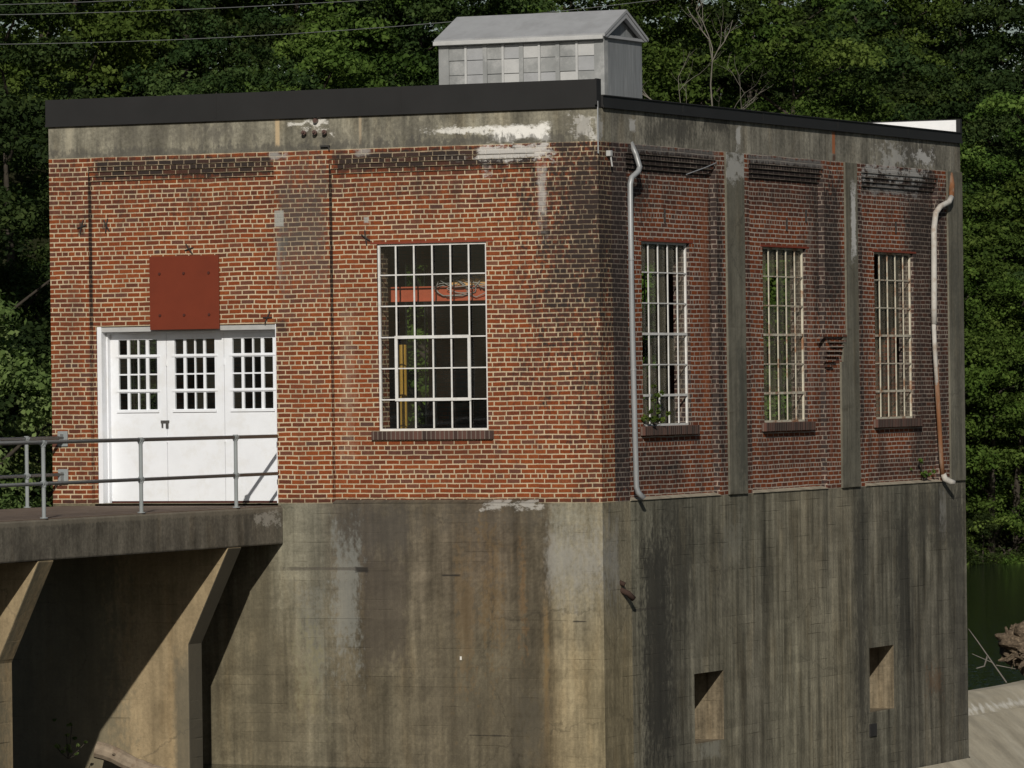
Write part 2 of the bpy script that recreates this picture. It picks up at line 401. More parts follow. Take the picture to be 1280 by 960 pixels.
m_band_f = concrete_mat('band_concrete_front', dark=.9, base=(.215, .205, .17), boards=None, streak=.6, mott=.75, lst=[
    (-8.8, -8.6, 5.1, 5.8, .08, .2, .6, .45, (.42, .38, .28)),
    (-5.22, -5.12, 5.24, 5.8, .03, .05, .25, .85, (.50, .38, .23)),
    (-3.84, -3.77, 5.22, 5.8, .03, .05, .3, .7, (.42, .33, .22)),
    (-8.2, -5.3, 5.3, 5.7, .8, .2, 1.6, .45, (.12, .11, .09)),
    (-5.0, -3.0, 5.1, 5.5, .6, .2, 1.5, .40, (.12, .11, .09)),
    (-1.74, -.72, 5.20, 5.47, .10, .06, 1.2, .95, (.80, .78, .73)),
    (-2.9, -1.7, 5.34, 5.45, .12, .04, 2.2, .85, (.74, .72, .66)),
    (-3.0, -1.2, 5.17, 5.36, .4, .1, 1.6, .55, (.10, .095, .08)),
    (-4.75, -4.35, 5.45, 5.66, .12, .08, 2.4, .75, (.74, .72, .66)),
    (-5.0, -4.7, 5.54, 5.60, .06, .02, 1.6, .7, (.74, .72, .66)),
    (-.42, -.05, 5.22, 5.55, .10, .08, 2.5, .6, (.68, .66, .62)),
    (-.05, .2, 5.15, 5.55, .03, .1, 1.5, .5, (.5, .49, .46)),
    (-9.2, 0, 5.10, 5.33, .5, .10, 2.0, .62, (.08, .075, .065)), (-6.6, -5.9, 5.2, 5.7, .3, .2, 1.6, .4, (.08, .075, .065)), (-3.6, -2.2, 5.2, 5.7, .5, .2, 1.8, .35, (.08, .075, .065)), (-.7, 0, 5.1, 5.7, .2, .2, 1.6, .35, (.09, .08, .065)),
])
m_band_s = concrete_mat('band_concrete_side', dark=1.0, base=(.215, .20, .16), boards=None, streak=.6, lst=[
    (1.5, 3.8, 5.15, 5.7, .6, .2, 1.8, .6, (.05, .048, .042)),
    (3.8, 4.9, 5.45, 5.7, .3, .1, 1.6, .66, (.05, .048, .042)),
    (5.1, 5.3, 5.2, 5.62, .05, .12, 1.2, .7, (.52, .51, .48)),
    (9.02, 9.18, 5.28, 5.66, .04, .04, .3, .95, (.36, .13, .055)),
    (9.02, 9.2, 5.16, 5.3, .05, .04, .4, .8, (.10, .05, .035)),
    (11.8, 14.0, 5.15, 5.7, .6, .2, 1.8, .66, (.06, .055, .048)),
    (11.0, 12.4, 5.15, 5.5, .3, .12, 2.4, .55, (.5, .49, .46)),
    (12.8, 13.5, 5.22, 5.5, .15, .1, 2.4, .75, (.55, .54, .51)),
    (1.1, 1.35, 5.35, 5.55, .04, .05, 1.0, .7, (.55, .54, .51)),
    (-.2, .06, 5.1, 5.6, .04, .1, 1.2, .5, (.5, .49, .46)),
], mott=.8)
m_base_f = concrete_mat('base_concrete_front', dark=.70, mott=.55, streak=.55, u0=-9.1, u1=0.0, zhi=-.6, zlo=-2.6, lst=[
    (-4.35, -3.05, -1.0, .2, .12, .5, 1.0, .62, (.065, .058, .050)),
    (-3.95, -3.05, -2.6, -.6, .20, .5, 1.0, .62, (.066, .055, .044)), (-3.1, -1.0, -4.2, -1.6, .4, 1.2, 2.0, .32, (.085, .072, .052)), (-5.9, -5.1, -4.5, -.6, .3, 1.0, 1.4, .42, (.10, .088, .06)),
    (-3.1, -.9, -.55, .1, .3, .4, 1.6, .50, (.075, .066, .052)),
    (-.95, .6, -1.6, -.1, .12, .9, .9, .62, (.295, .285, .255)),
    (-.95, -.02, -.4, .0, .2, .3, 1.4, .45, (.26, .25, .20)),
    (-4.40, -3.85, -2.6, -.1, .18, .9, 1.3, .55, (.245, .25, .225)), (-5.0, -4.4, -3.0, -1.0, .25, .8, 1.6, .35, (.22, .225, .20)),
    (-5.05, -4.5, -3.2, -1.6, .35, .8, 1.6, .35, (.24, .21, .10)),
    (-1.95, -1.55, -2.6, -.15, .2, 1.0, 1.8, .28, (.21, .13, .05)),
    (-1.35, -1.2, -2.2, -.2, .08, .8, 1.8, .30, (.22, .12, .045)),
    (-.98, -.86, -3.9, -.9, .06, 1.2, 1.2, .40, (.24, .15, .06)),
    (-2.4, -2.0, -2.8, -.4, .1, .9, 1.8, .3, (.20, .13, .06)),
    (-1.9, -.95, -.11, .05, .2, .05, 2.0, .6, (.52, .50, .46)),
    (-5.3, -3.75, -.99, -.93, .3, .015, 1.2, .6, (.07, .06, .05)),
    (-3.98, -3.75, -1.02, -.93, .05, .02, .6, .8, BLK),
    (-2.6, -2.25, -1.07, -1.03, .05, .012, .6, .8, BLK),
    (-.5, -.25, -1.72, -1.69, .05, .012, .6, .8, BLK),
    (-2.2, -1.5, -3.38, -3.35, .1, .012, .9, .7, BLK),
    (-2.3, -2.26, -2.28, -2.22, .01, .01, .2, .9, (.8, .78, .72)),
    (-1.5, -.8, -3.9, -2.6, .3, .4, 1.6, .45, (.09, .08, .06)),
], ramp_hi=[(0, (.19, .17, .12)), (.40, (.20, .18, .13)), (.43, (.25, .24, .19)), (.50, (.24, .23, .19)), (.53, (.17, .15, .12)),
            (.57, (.15, .13, .105)), (.63, (.155, .135, .105)), (.70, (.17, .145, .11)), (.80, (.16, .13, .10)), (.88, (.15, .128, .095)),
            (.905, (.17, .145, .11)), (.92, (.31, .29, .23)), (1, (.31, .28, .21))],
    ramp_lo=[(0, (.20, .18, .12)), (.42, (.20, .175, .125)), (.5, (.22, .20, .15)), (.56, (.19, .165, .12)), (.62, (.17, .15, .11)),
             (.7, (.19, .165, .12)), (.8, (.165, .145, .105)), (.88, (.15, .13, .095)), (.905, (.21, .17, .11)), (.93, (.32, .27, .18)), (1, (.31, .265, .175))])
m_base_s = concrete_mat('base_concrete_side', dark=1.30, mott=.55, u0=0.0, u1=14.85, zhi=-.6, zlo=-2.8, streak=.9, lst=[
    (1.2, 2.6, -4.2, -.2, .45, .8, 1.3, .82, (.038, .036, .030)),
    (2.2, 3.4, -2.2, -.1, .4, .8, 1.5, .55, (.05, .047, .038)),
    (4.1, 4.7, -2.2, -.2, .3, .9, 1.3, .45, (.06, .055, .045)),
    (9.7, 10.3, -4.2, .0, .25, .8, 1.2, .62, (.045, .043, .036)),
    (11.5, 12.3, -3.2, -.2, .3, .8, 1.3, .60, (.045, .043, .036)),
    (12.2, 14.9, -1.3, .1, .5, .6, 1.6, .50, (.05, .047, .04)),
    (13.6, 14.0, -.9, .05, .1, .5, 1.0, .55, (.30, .29, .26)),
    (14.2, 14.95, -4.4, -.1, .3, .8, 1.2, .45, (.06, .056, .048)),
    (4.4, 5.2, -1.1, -.2, .1, .4, 1.8, .35, (.26, .25, .2)),
    (12.9, 13.7, -3.6, -3.0, .25, .25, 2.0, .55, (.16, .10, .06)),
    (3.4, 4.3, -3.95, -3.62, .2, .1, 1.6, .6, (.28, .27, .22)),
    (-.1, 2.5, -1.62, -1.56, .6, .015, 1.5, .5, (.04, .035, .03)),
], ramp_hi=[(0, (.135, .112, .080)), (.05, (.19, .18, .14)), (.09, (.13, .125, .10)), (.16, (.085, .082, .068)), (.24, (.11, .105, .085)), (.30, (.15, .14, .11)),
            (.36, (.10, .096, .078)), (.44, (.15, .14, .11)), (.52, (.16, .145, .11)), (.58, (.12, .112, .09)), (.63, (.17, .155, .12)),
            (.68, (.08, .078, .066)), (.72, (.14, .13, .105)), (.80, (.085, .082, .068)), (.86, (.13, .122, .098)), (.93, (.10, .095, .078)), (1, (.12, .115, .095))],
    ramp_lo=[(0, (.135, .112, .080)), (.05, (.18, .165, .125)), (.10, (.11, .105, .085)), (.16, (.075, .072, .06)), (.22, (.13, .122, .098)), (.30, (.14, .13, .10)),
             (.38, (.12, .112, .09)), (.46, (.16, .15, .115)), (.55, (.14, .13, .10)), (.62, (.18, .165, .125)), (.68, (.09, .085, .07)), (.75, (.11, .105, .085)),
             (.82, (.095, .09, .075)), (.90, (.12, .112, .092)), (1, (.10, .095, .08))])
m_pil = concrete_mat('pilaster_concrete', base=(.15, .140, .108), boards=1.27, bstr=.9, streak=.55, lst=[
    (4.5, 5.5, 4.7, 5.2, .2, .15, 1.6, .6, (.5, .49, .46)),
    (9.7, 9.95, 3.6, 4.9, .06, .3, 1.0, .8, (.62, .61, .58)),
    (4.9, 5.5, -.1, 2.4, .2, .6, 1.2, .6, (.06, .062, .052)),
    (14.1, 15, -.1, 4.6, .5, .9, 1.2, .4, (.07, .07, .06)),
])
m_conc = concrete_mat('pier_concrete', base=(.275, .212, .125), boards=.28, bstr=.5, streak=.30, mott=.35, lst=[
    (-6.12, -5.6, -6, -1.9, .12, .6, .5, .72, (.10, .093, .07)), (-1.9, -1.1, -8, .3, .1, .1, .3, .9, (.075, .07, .055)),  # outer edge stain, then side-face shade painted into the colour
    (-13, -6.6, -8, .5, .7, .3, .9, .6, (.115, .115, .085))])  # damp tone plus under-deck shade painted into the inner pier face
m_deck = concrete_mat('deck_edge_concrete', base=(.125, .112, .088), boards=None, streak=.45, mott=.65, lst=[
    (-20, 5, -.14, -.02, .5, .03, 1.4, .40, (.24, .21, .16)),
    (-1.3, -.9, -.62, -.05, .15, .2, 1.2, .6, (.06, .055, .045)),
    (-.95, -.1, -.32, -.12, .2, .07, 2.0, .6, (.42, .40, .35))])
m_decktop = plain_mat('deck_top', (.165, .125, .095), .95, .1, var=.5, scale=2.5, dirt=(.09, .07, .055), dirtamt=.5)
m_flash = plain_mat('dark_metal_flashing', (.021, .0205, .020), .6, .25, var=.25, scale=1.5, bump=.02)
m_white_in = plain_mat('white_membrane', (.80, .80, .80), .7, .2, var=.08)
m_door = plain_mat('white_door_paint', (.77, .79, .82), .5, .35, var=.07, scale=3, dirt=(.60, .58, .53), dirtamt=.25, bump=.03)
m_frame = plain_mat('white_window_paint', (.66, .65, .62), .55, .3, var=.2, scale=9, dirt=(.36, .30, .24), dirtamt=.25)
m_frame_rust = plain_mat('rusting_window_paint', (.52, .48, .38), .7, .2, var=.3, scale=5, dirt=(.26, .10, .035), dirtamt=.85)
m_red = plain_mat('red_oxide_paint', (.150, .027, .010), .65, .3, var=.16, scale=3, bump=.03)
m_bolt = plain_mat('dark_bolt', (.07, .02, .014), .6, .3)
m_lint = plain_mat('lintel_red', (.20, .045, .025), .8, .2, var=.4)
m_grey = plain_mat('grey_rail_paint', (.25, .27, .27), .45, .4, var=.15, scale=8)
m_galv = plain_mat('galvanised_pipe', (.30, .31, .315), .42, .4, metal=.2, var=.25, scale=5, dirt=(.16, .16, .15), dirtamt=.5, streaky=True)
m_pipe_w = plain_mat('flaking_white_pipe', (.46, .44, .40), .7, .2, var=.3, scale=5, dirt=(.25, .17, .11), dirtamt=.6)
m_rust = plain_mat('rust', (.19, .085, .04), .85, .15, var=.5, scale=7, dirt=(.30, .27, .22), dirtamt=.45, streaky=True)
m_monf = plain_mat('weathered_grey_paint', (.25, .255, .25), .85, .15, var=.3, scale=3, dirt=(.42, .42, .41), dirtamt=.55)
m_monw = plain_mat('old_white_paint', (.43, .43, .42), .75, .2, var=.22, scale=4)
m_mons = plain_mat('bare_zinc_sheet', (.19, .20, .205), .7, .3, var=.45, scale=2.4, dirt=(.30, .31, .31), dirtamt=.5, streaky=True)
m_monr = plain_mat('zinc_roof_sheet', (.32, .325, .33), .75, .3, var=.2, scale=3, dirt=(.24, .24, .24), dirtamt=.4)
m_roof = plain_mat('roof_membrane', (.30, .30, .29), .9, .1)
m_int = plain_mat('interior_wall', (.05, .047, .042), .95, .1, var=.4)
m_floor = plain_mat('interior_floor', (.05, .047, .042), .95, .1)
m_crane = plain_mat('faded_orange_red_steel', (.42, .10, .05), .7, .2, var=.25)
m_tan = plain_mat('tan_strap', (.62, .36, .15), .7, .2)
m_yel = plain_mat('yellow_paint', (.42, .25, .04), .6, .3, var=.2)
m_cable = plain_mat('grey_cable', (.30, .29, .27), .6, .2)
m_wire = plain_mat('dull_aluminium_wire', (.10, .105, .105), .6, .3, var=.1)
m_glass = glass_mat('window_glass', .06)
m_glass2 = glass_mat('dirty_window_glass', .26, (.30, .26, .175, 1), .28)
m_bark = plain_mat('bark', (.05, .043, .034), .95, .05, var=.5, scale=8)
m_deadwood = plain_mat('bleached_wood', (.17, .155, .13), .9, .1, var=.4, scale=6)
m_log = plain_mat('driftwood', (.25, .20, .145), .9, .1, var=.6, scale=9, dirt=(.16, .11, .075), dirtamt=.6)
m_root = plain_mat('muddy_root', (.095, .072, .05), .95, .05, var=.9, scale=20, dirt=(.26, .20, .14), dirtamt=.6)

def sill_mat():
    t = NT('rowlock_sill'); pos, u, z, P = wallcoords(t)
    r = t.m('DIVIDE', u, .072); k = t.m('FLOOR', r); f = t.m('SUBTRACT', r, k)
    bm = t.sstep(t.m('MINIMUM', f, t.m('SUBTRACT', 1, f)), .06, .14)
    c = t.ramp(t.white(t.vec(k, 1, 0)), [(0, (.045, .03, .026)), (.6, (.09, .05, .04)), (1, (.13, .065, .05))])
    c = t.mix(bm, (.17, .14, .115), c)
    t.bump(bm, .4, .01); return t.fin(c, .9, .15)
m_sill = sill_mat()

# ================================================================== BUILDING
WL, WR = 9.05, 14.83          # front and side lengths
ZB, ZT = 5.18, 5.67           # top of brick, top of concrete band
REC = .10                     # panels lie back from the piers
INN = .46
bld = thing('powerhouse', 'red brick powerhouse with white door and barred windows on a tall stained concrete base', 'building')
def pf(u, d, z): return (u, d, z)
def ps(u, d, z): return (-d, u, z)
CORB = [(4.83, 4.90, .072), (4.90, 4.97, .045), (4.97, 5.04, .020)]
def panel_depth(z, base=REC):
    for a, b, d in CORB:
        if a <= z < b: return d
    return base if z < 4.83 else 0.0
# front wall
F_PAN = [(-8.38, -5.24), (-4.33, -1.0)]
F_WIN = (-3.61, -1.84, 1.05, 3.78)
DOOR = (-8.325, -5.235, 0.0, 2.65)
def f_front(u, z):
    if F_WIN[0] < u < F_WIN[1] and F_WIN[2] < z < F_WIN[3]: return None
    if DOOR[0] < u < DOOR[1] and z < DOOR[3]: return None
    for a, b in F_PAN:
        if a < u < b: return panel_depth(z)
    return 0.0
zs = [0, 5.04, ZB, DOOR[3], F_WIN[2], F_WIN[3]] + [x for c in CORB for x in c[:2]]
fieldwall('brick_front_wall', [-WL, 0, F_WIN[0], F_WIN[1], DOOR[0], DOOR[1]] + [x for p in F_PAN for x in p], zs, f_front, INN, pf, m_brick_f, bld)
# side wall
S_PAN = [(.98, 4.32), (5.60, 8.66), (10.28, 13.76)]
S_WIN = [(1.72, 3.50), (6.34, 8.12), (11.05, 12.83)]
SZ0, SZ1 = 1.07, 3.78
def f_side(u, z):
    for a, b in S_WIN:
        if a < u < b and SZ0 < z < SZ1: return None
    for a, b in S_PAN:
        if a < u < b: return panel_depth(z)
    return 0.0
zs2 = [0, 5.04, ZB, SZ0, SZ1] + [x for c in CORB for x in c[:2]]
fieldwall('brick_side_wall', [INN, WR] + [x for p in S_PAN + S_WIN for x in p], zs2, f_side, .37, ps, m_brick_s, bld)
# back and west walls, plain brick with openings
B_WIN = [(-7.2, -5.42), (-4.7, -2.92)]
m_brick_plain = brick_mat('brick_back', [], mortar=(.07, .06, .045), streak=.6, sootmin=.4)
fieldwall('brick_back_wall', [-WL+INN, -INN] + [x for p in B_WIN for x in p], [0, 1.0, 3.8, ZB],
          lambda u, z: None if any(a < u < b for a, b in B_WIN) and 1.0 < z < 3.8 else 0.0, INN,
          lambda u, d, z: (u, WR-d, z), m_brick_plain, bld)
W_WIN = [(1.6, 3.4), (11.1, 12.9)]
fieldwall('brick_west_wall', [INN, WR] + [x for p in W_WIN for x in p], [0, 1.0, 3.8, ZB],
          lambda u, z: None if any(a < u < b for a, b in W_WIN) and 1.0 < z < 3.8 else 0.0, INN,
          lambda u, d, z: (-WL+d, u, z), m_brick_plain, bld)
# concrete band (four sides)
mb = MB(); mb.box(-WL, 0, 0.0, INN, ZB, ZT); mb.build('concrete_band', m_band_f, bld)
mb = MB(); mb.box(-INN, 0, INN, WR, ZB, ZT); mb.build('concrete_band', m_band_s, bld)
mb = MB(); mb.box(-WL, -WL+INN, INN, WR, ZB, ZT); mb.box(-WL+INN, -INN, WR-INN, WR, ZB, ZT); mb.build('concrete_band', m_band_s, bld)
# roof edge flashing
mb = MB(); mb.box(-WL-.03, 0.0, -.035, .10, ZT-.005, 6.065); mb.box(-WL-.03, .012, -.05, -.0351, ZT-.012, ZT+.028)
mb.box(-.014, .012, -.05, .11, ZT-.004, 6.072)
for x in (-6.2, -3.15): mb.box(x, x+.035, -.0385, -.0351, ZT+.03, 6.06)
o = mb.build('roof_edge', m_flash, bld)
tag(o, 'tall dark metal roof edge along the front')
mb = MB(); mb.box(-.2, .035, .115, WR-.002, ZT+.002, 5.83); mb.box(.0352, .048, .115, WR, ZT-.01, ZT+.03); mb.box(-.04, .055, .116, WR, 5.8302, 5.845)
for y in (3.0, 6.1, 9.2, 12.3): mb.box(.0355, .04, y, y+.05, ZT+.03, 5.83)
o = mb.build('roof_edge', m_flash, bld)
mb = MB(); mb.box(-WL, -.045, WR-.06, WR-.012, 5.80, 6.055); o = mb.build('rear_upstand', m_white_in, bld)
tag(o, 'bright white inner face of the rear roof upstand')
mb = MB(); mb.box(-WL, .03, WR-.011, WR+.02, 5.68, 6.075); mb.box(-.045, .03, WR-.06, WR-.0115, 5.80, 6.07); mb.build('roof_edge', m_flash, bld)
mb = MB(); mb.box(-WL-.03, -WL+.1, .1005, WR-.012, ZT+.002, 5.83); mb.build('roof_edge', m_flash, bld)
mb = MB(); mb.box(-WL+.1, -.2, .1, WR-.06, 5.62, 5.79); mb.build('roof', m_roof, bld)
mb = MB(); mb.box(-WL+INN, -INN, INN, WR-INN, -.3, -.01); mb.build('floor_slab', m_floor, bld)
# vertical conductor strip on the corner
mb = MB(); mb.tube([(.008, -.008, 5.0), (.008, -.008, 5.75)], .011, 8); mb.build('corner_strip', m_galv, bld)

# base
N1, N2 = (3.25, 4.36), (10.37, 11.45)
def f_base(u, z):
    if N1[0] < u < N1[1] and -3.67 < z < -2.63: return 1.5
    if N2[0] < u < N2[1] and -3.63 < z < -2.60: return 1.5
    return 0.0
mb = MB(); mb.box(-WL, -.0, 0.0, 1.0, -7.2, 0.0); mb.build('concrete_base', m_base_f, bld)
fieldwall('concrete_base', [1.0, WR+.06, *N1, *N2], [-7.2, -3.67, -2.63, -3.63, -2.60, 0], f_base, 2.0, lambda u, d, z: (-d+.0, u, z), m_base_s, bld)
mb = MB(); mb.box(-WL, -2.0, WR-2.0, WR+.06, -7.2, -.0); mb.box(-WL, -WL+2, 1.0, WR-2.0, -7.2, -.0); mb.build('concrete_base', m_base_s, bld)
# bevelled shelf under each brick panel
for a, b in F_PAN[1:]:
    mb = MB(); mb.prism([(.098, .045), (.098, .002), (-.012, .002), (-.012, .008)], 'x', a+.003, b-.003); mb.build('ledge', m_base_f, bld)
m_ledge = plain_mat('pale_ledge', (.33, .29, .22), .9, .1, var=.5, scale=4, dirt=(.12, .11, .09), dirtamt=.5)
for a, b in S_PAN:
    mb = MB(); mb.prism([(-.098, .045), (-.098, .002), (.018, .002), (.018, .010)], 'y', a+.003, b-.003); mb.build('ledge', m_ledge, bld)
# concrete pilasters
for a, b in ((4.63, 5.34), (9.50, 10.02), (14.13, WR)):
    mb = MB(); mb.box(.001, .035, a, b, 0.002, ZB-.002); mb.build('pilaster', m_pil, bld, bevel=.008)
mb = MB(); mb.box(.0015, .034, 9.24, 9.497, 0.002, 2.0); mb.box(.0015, .034, 9.33, 9.497, 2.002, 2.42); mb.build('pilaster', m_pil, bld)
# broken toothed brickwork beside the second pilaster
mb = MB()
rows = [(2.40, 8.30, 9.46), (2.31, 8.72, 9.42), (2.235, 8.80, 9.32), (2.16, 8.66, 9.26), (2.08, 8.62, 9.12), (2.00, 8.56, 8.98), (1.92, 8.60, 8.86)]
for z, a, b in rows:
    mb.box(.001, .045, a, b, z, z+.035)
mb.build('toothed_brickwork', m_brick_s, bld)

# ------------------------------------------------------------------ windows
def bar_window(name, place, u0, u1, z0, z1, d, cols, rows, mat, vent=None, glass=m_glass, label=None, heavy=(), bd=.008):
    """place(u,d,z)"""
    def bx(mb, a, b, da, db, c, e):
        p = place(a, da, c); q = place(b, db, e)
        mb.box(min(p[0], q[0]), max(p[0], q[0]), min(p[1], q[1]), max(p[1], q[1]), min(c, e), max(c, e))
    e = bpy.data.objects.new('window', None); COL.objects.link(e); e.parent = bld
    if label: e['label'] = label
    fr = MB(); w = .032
    bx(fr, u0, u0+w, d, d+.03, z0, z1); bx(fr, u1-w, u1, d, d+.03, z0, z1)
    bx(fr, u0+w, u1-w, d, d+.05, z0, z0+w); bx(fr, u0+w, u1-w, d, d+.05, z1-w, z1)
    fr.build('window_frame', mat, e)
    g = MB(); n = 0
    cw = (u1-u0)/cols; rh = (z1-z0)/rows
    for i in range(1, cols):
        u = u0+cw*i; bx(g, u-.011, u+.011, d-bd, d+.008, z0+w, z1-w)
    us = [u0+w]+[u0+cw*i for i in range(1, cols)]+[u1-w]
    for j in range(1, rows):
        z = z0+rh*j; t = .018 if j in heavy else .009
        for i in range(cols):
            bx(g, us[i]+(.0125 if i else 0), us[i+1]-(.0125 if i < cols-1 else 0), d-bd+.002, d+.006, z-t, z+t)
    g.build('glazing_bars', mat, e)
    if vent:
        c0, c1, r0, r1 = vent; a, b, c, f = u0+cw*c0, u0+cw*c1, z0+rh*r0, z0+rh*r1; s = .022
        v = MB(); bx(v, a-s, a+s, d-.03, d-.0085, c-s, f+s); bx(v, b-s, b+s, d-.03, d-.0085, c-s, f+s)
        bx(v, a+s, b-s, d-.03, d-.0085, c-s, c+s); bx(v, a+s, b-s, d-.03, d-.0085, f-s, f+s)
        v.build('vent_sash', mat, e)
    pn = MB()
    for i in range(cols):
        for j in range(rows):
            # each pane sits at a slightly different angle in its putty
            a, b = u0+cw*i+.013, u0+cw*(i+1)-.013; c, f = z0+rh*j+.013, z0+rh*(j+1)-.013
            if vent is None and random.random() < .10: continue
            t1, t2 = random.uniform(-.004, .004), random.uniform(-.004, .004)
            pn.quad(place(a, d+.032+t1, c), place(b, d+.032-t1, c), place(b, d+.032-t1+t2, f), place(a, d+.032+t1+t2, f))
    pn.build('pane', glass, e, fix=False)
    return e
w = bar_window('front', pf, F_WIN[0], F_WIN[1], F_WIN[2], F_WIN[3], REC+.03, 6, 6, m_frame, vent=(1, 5, 1, 3), label='large white barred window in the sunlit front wall')
mb = MB(); mb.box(F_WIN[0]-.10, F_WIN[1]+.09, REC-.055, REC+.03, F_WIN[2]-.13, F_WIN[2]-.002); mb.build('window_sill', m_sill, w, bevel=.006)
mb = MB(); mb.box(F_WIN[0]-.10, F_WIN[1]+.12, REC-.006, REC+.02, F_WIN[3]+.001, F_WIN[3]+.03); mb.build('lintel', m_lint, w)
labs = ['white barred window nearest the corner with a weed on its sill', 'rust-stained barred window between the two concrete pilasters', 'most rusted barred window at the far end of the side wall']
for i, (a, b) in enumerate(S_WIN):
    w = bar_window('side', ps, a, b, SZ0, SZ1, REC+.05, 5, 6, m_frame if i == 0 else m_frame_rust, glass=m_glass2, label=labs[i], heavy=(1, 3))
    mb = MB(); mb.box(-REC-.03, -REC+.085, a-.12, b+.12, SZ0-.135, SZ0-.002); mb.build('window_sill', m_sill, w, bevel=.006)
    mb = MB(); mb.box(-REC-.02, -REC+.006, a-.08, b+.12, SZ1+.001, SZ1+.03); mb.build('lintel', m_lint, w)
for a, b in B_WIN:
    bar_window('back', lambda u, d, z: (u, WR-d, z), a, b, 1.0, 3.8, .12, 5, 6, m_frame_rust, glass=m_glass)
for a, b in W_WIN:
    bar_window('west', lambda u, d, z: (-WL+d, u, z), a, b, 1.0, 3.8, .12, 5, 6, m_frame_rust, glass=m_glass)

# ------------------------------------------------------------------ door
m_header = plain_mat('light_grey_header', (.40, .40, .39), .7, .2)
dr = bpy.data.objects.new('door', None); COL.objects.link(dr); dr.parent = bld
dr['label'] = 'wide white folding door with sixteen small panes in each leaf'
D0, D1, DZ = DOOR[0], DOOR[1], DOOR[3]
mb = MB()
mb.box(D0+.002, D0+.075, REC+.012, .40, 0.0, DZ-.002); mb.box(D1-.075, D1-.002, REC+.012, .40, 0, DZ-.002)
mb.box(D0+.0751, D0+.10, .26, .34, 0, DZ-.0852); mb.box(D0+.1, D1-.075, .26, .34, DZ-.115, DZ-.0852)
mb.build('door_frame', m_door, dr, bevel=.004)
mb = MB(); mb.box(D0+.0755, D1-.0755, REC+.03, .40, DZ-.085, DZ-.002); mb.build('door_header', m_header, dr)
LY = .345
lw = (D1-.08-(D0+.08))/3
for k in range(3):
    a = D0+.08+lw*k+.004; b = a+lw-.008
    pa, pb = a+.135+(.02 if k == 0 else 0), b-.155; z0, z1 = 1.40, 2.445
    colw = pb-pa
    vx = [pa+colw*.245, pa+colw*.50, pa+colw*.735]; vt = [.042, .022, .05] if k != 1 else [.045, .022, .04]
    hz = [2.195, 1.925, 1.675]; ht = [.055, .022, .055]
    holes_u = [pa]+[x for v, t in zip(vx, vt) for x in (v-t/2, v+t/2)]+[pb]
    holes_z = [z0]+[x for v, t in zip(reversed(hz), reversed(ht)) for x in (v-t/2, v+t/2)]+[z1]
    def fd(u, z, hu=holes_u, hzz=holes_z, k=k):
        for i in range(0, 8, 2):
            if hu[i] < u < hu[i+1]:
                for j in range(0, 8, 2):
                    if hzz[j] < z < hzz[j+1]: return None
        if hu[0] < u < hu[-1] and hzz[0] < z < hzz[-1]: return .012
        return 0.0
    fieldwall('door_leaf', [a, b]+holes_u, [.03, DZ-.095]+holes_z, fd, .045, lambda u, d, z: (u, LY+d, z), m_door, dr)
    mb = MB(); mb.box(pa-.03, pb+.03, LY-.022, LY-.001, z0-.045, z0-.008); mb.build('glazing_ledge', m_door, dr)
    for i in (0, 2): mb = MB(); mb.box(pa-.05, pb+.05, LY-.010, LY-.001, hz[i]-.012, hz[i]+.012); mb.build('glazing_ledge', m_door, dr)
    g = MB()
    for i in range(0, 8, 2):
        for j in range(0, 8, 2):
            t1 = random.uniform(-.006, .006); t2 = random.uniform(-.005, .005)
            g.quad((holes_u[i], LY+.03+t1, holes_z[j]), (holes_u[i+1], LY+.03-t1, holes_z[j]), (holes_u[i+1], LY+.03-t1+t2, holes_z[j+1]), (holes_u[i], LY+.03+t1+t2, holes_z[j+1]))
    g.build('pane', m_glass, dr, fix=False)
    if k < 2:
        for hzz in (.9, 2.05): mb = MB(); mb.tube([(b+.004, LY-.004, hzz), (b+.004, LY-.004, hzz+.1)], .012, 8); mb.build('hinge', m_door, dr)
m_worn = plain_mat('worn_lock_metal', (.09, .085, .08), .6, .3, metal=.3)
mb = MB(); mb.box(-7.37, -7.23, LY-.02, LY-.001, 1.195, 1.235); mb.box(-7.355, -7.325, LY-.025, LY-.0205, 1.13, 1.215); mb.box(-7.28, -7.235, LY-.03, LY-.0205, 1.12, 1.22)
mb.build('door_latch', m_worn, dr, bevel=.004)
# dark strip standing in for the shade in the gap under the leaves
mb = MB(); mb.box(D0+.08, D1-.08, LY+.01, LY+.04, -.005, .028); mb.build('gap_shade_strip', m_bolt, dr)
# red steel plate
rp = MB(); rp.box(-7.375, -6.205, .045, .062, 2.585, 3.68); pl = rp.build('steel_plate', m_red, bld, bevel=.003)
tag(pl, 'square dark red steel plate above the door')
for x in (-7.2, -6.79, -6.37):
    for z in (3.42, 2.80):
        mb = MB(); mb.tube([(x, .028, z), (x, .046, z)], .02, 8); mb.build('bolt', m_bolt, pl)

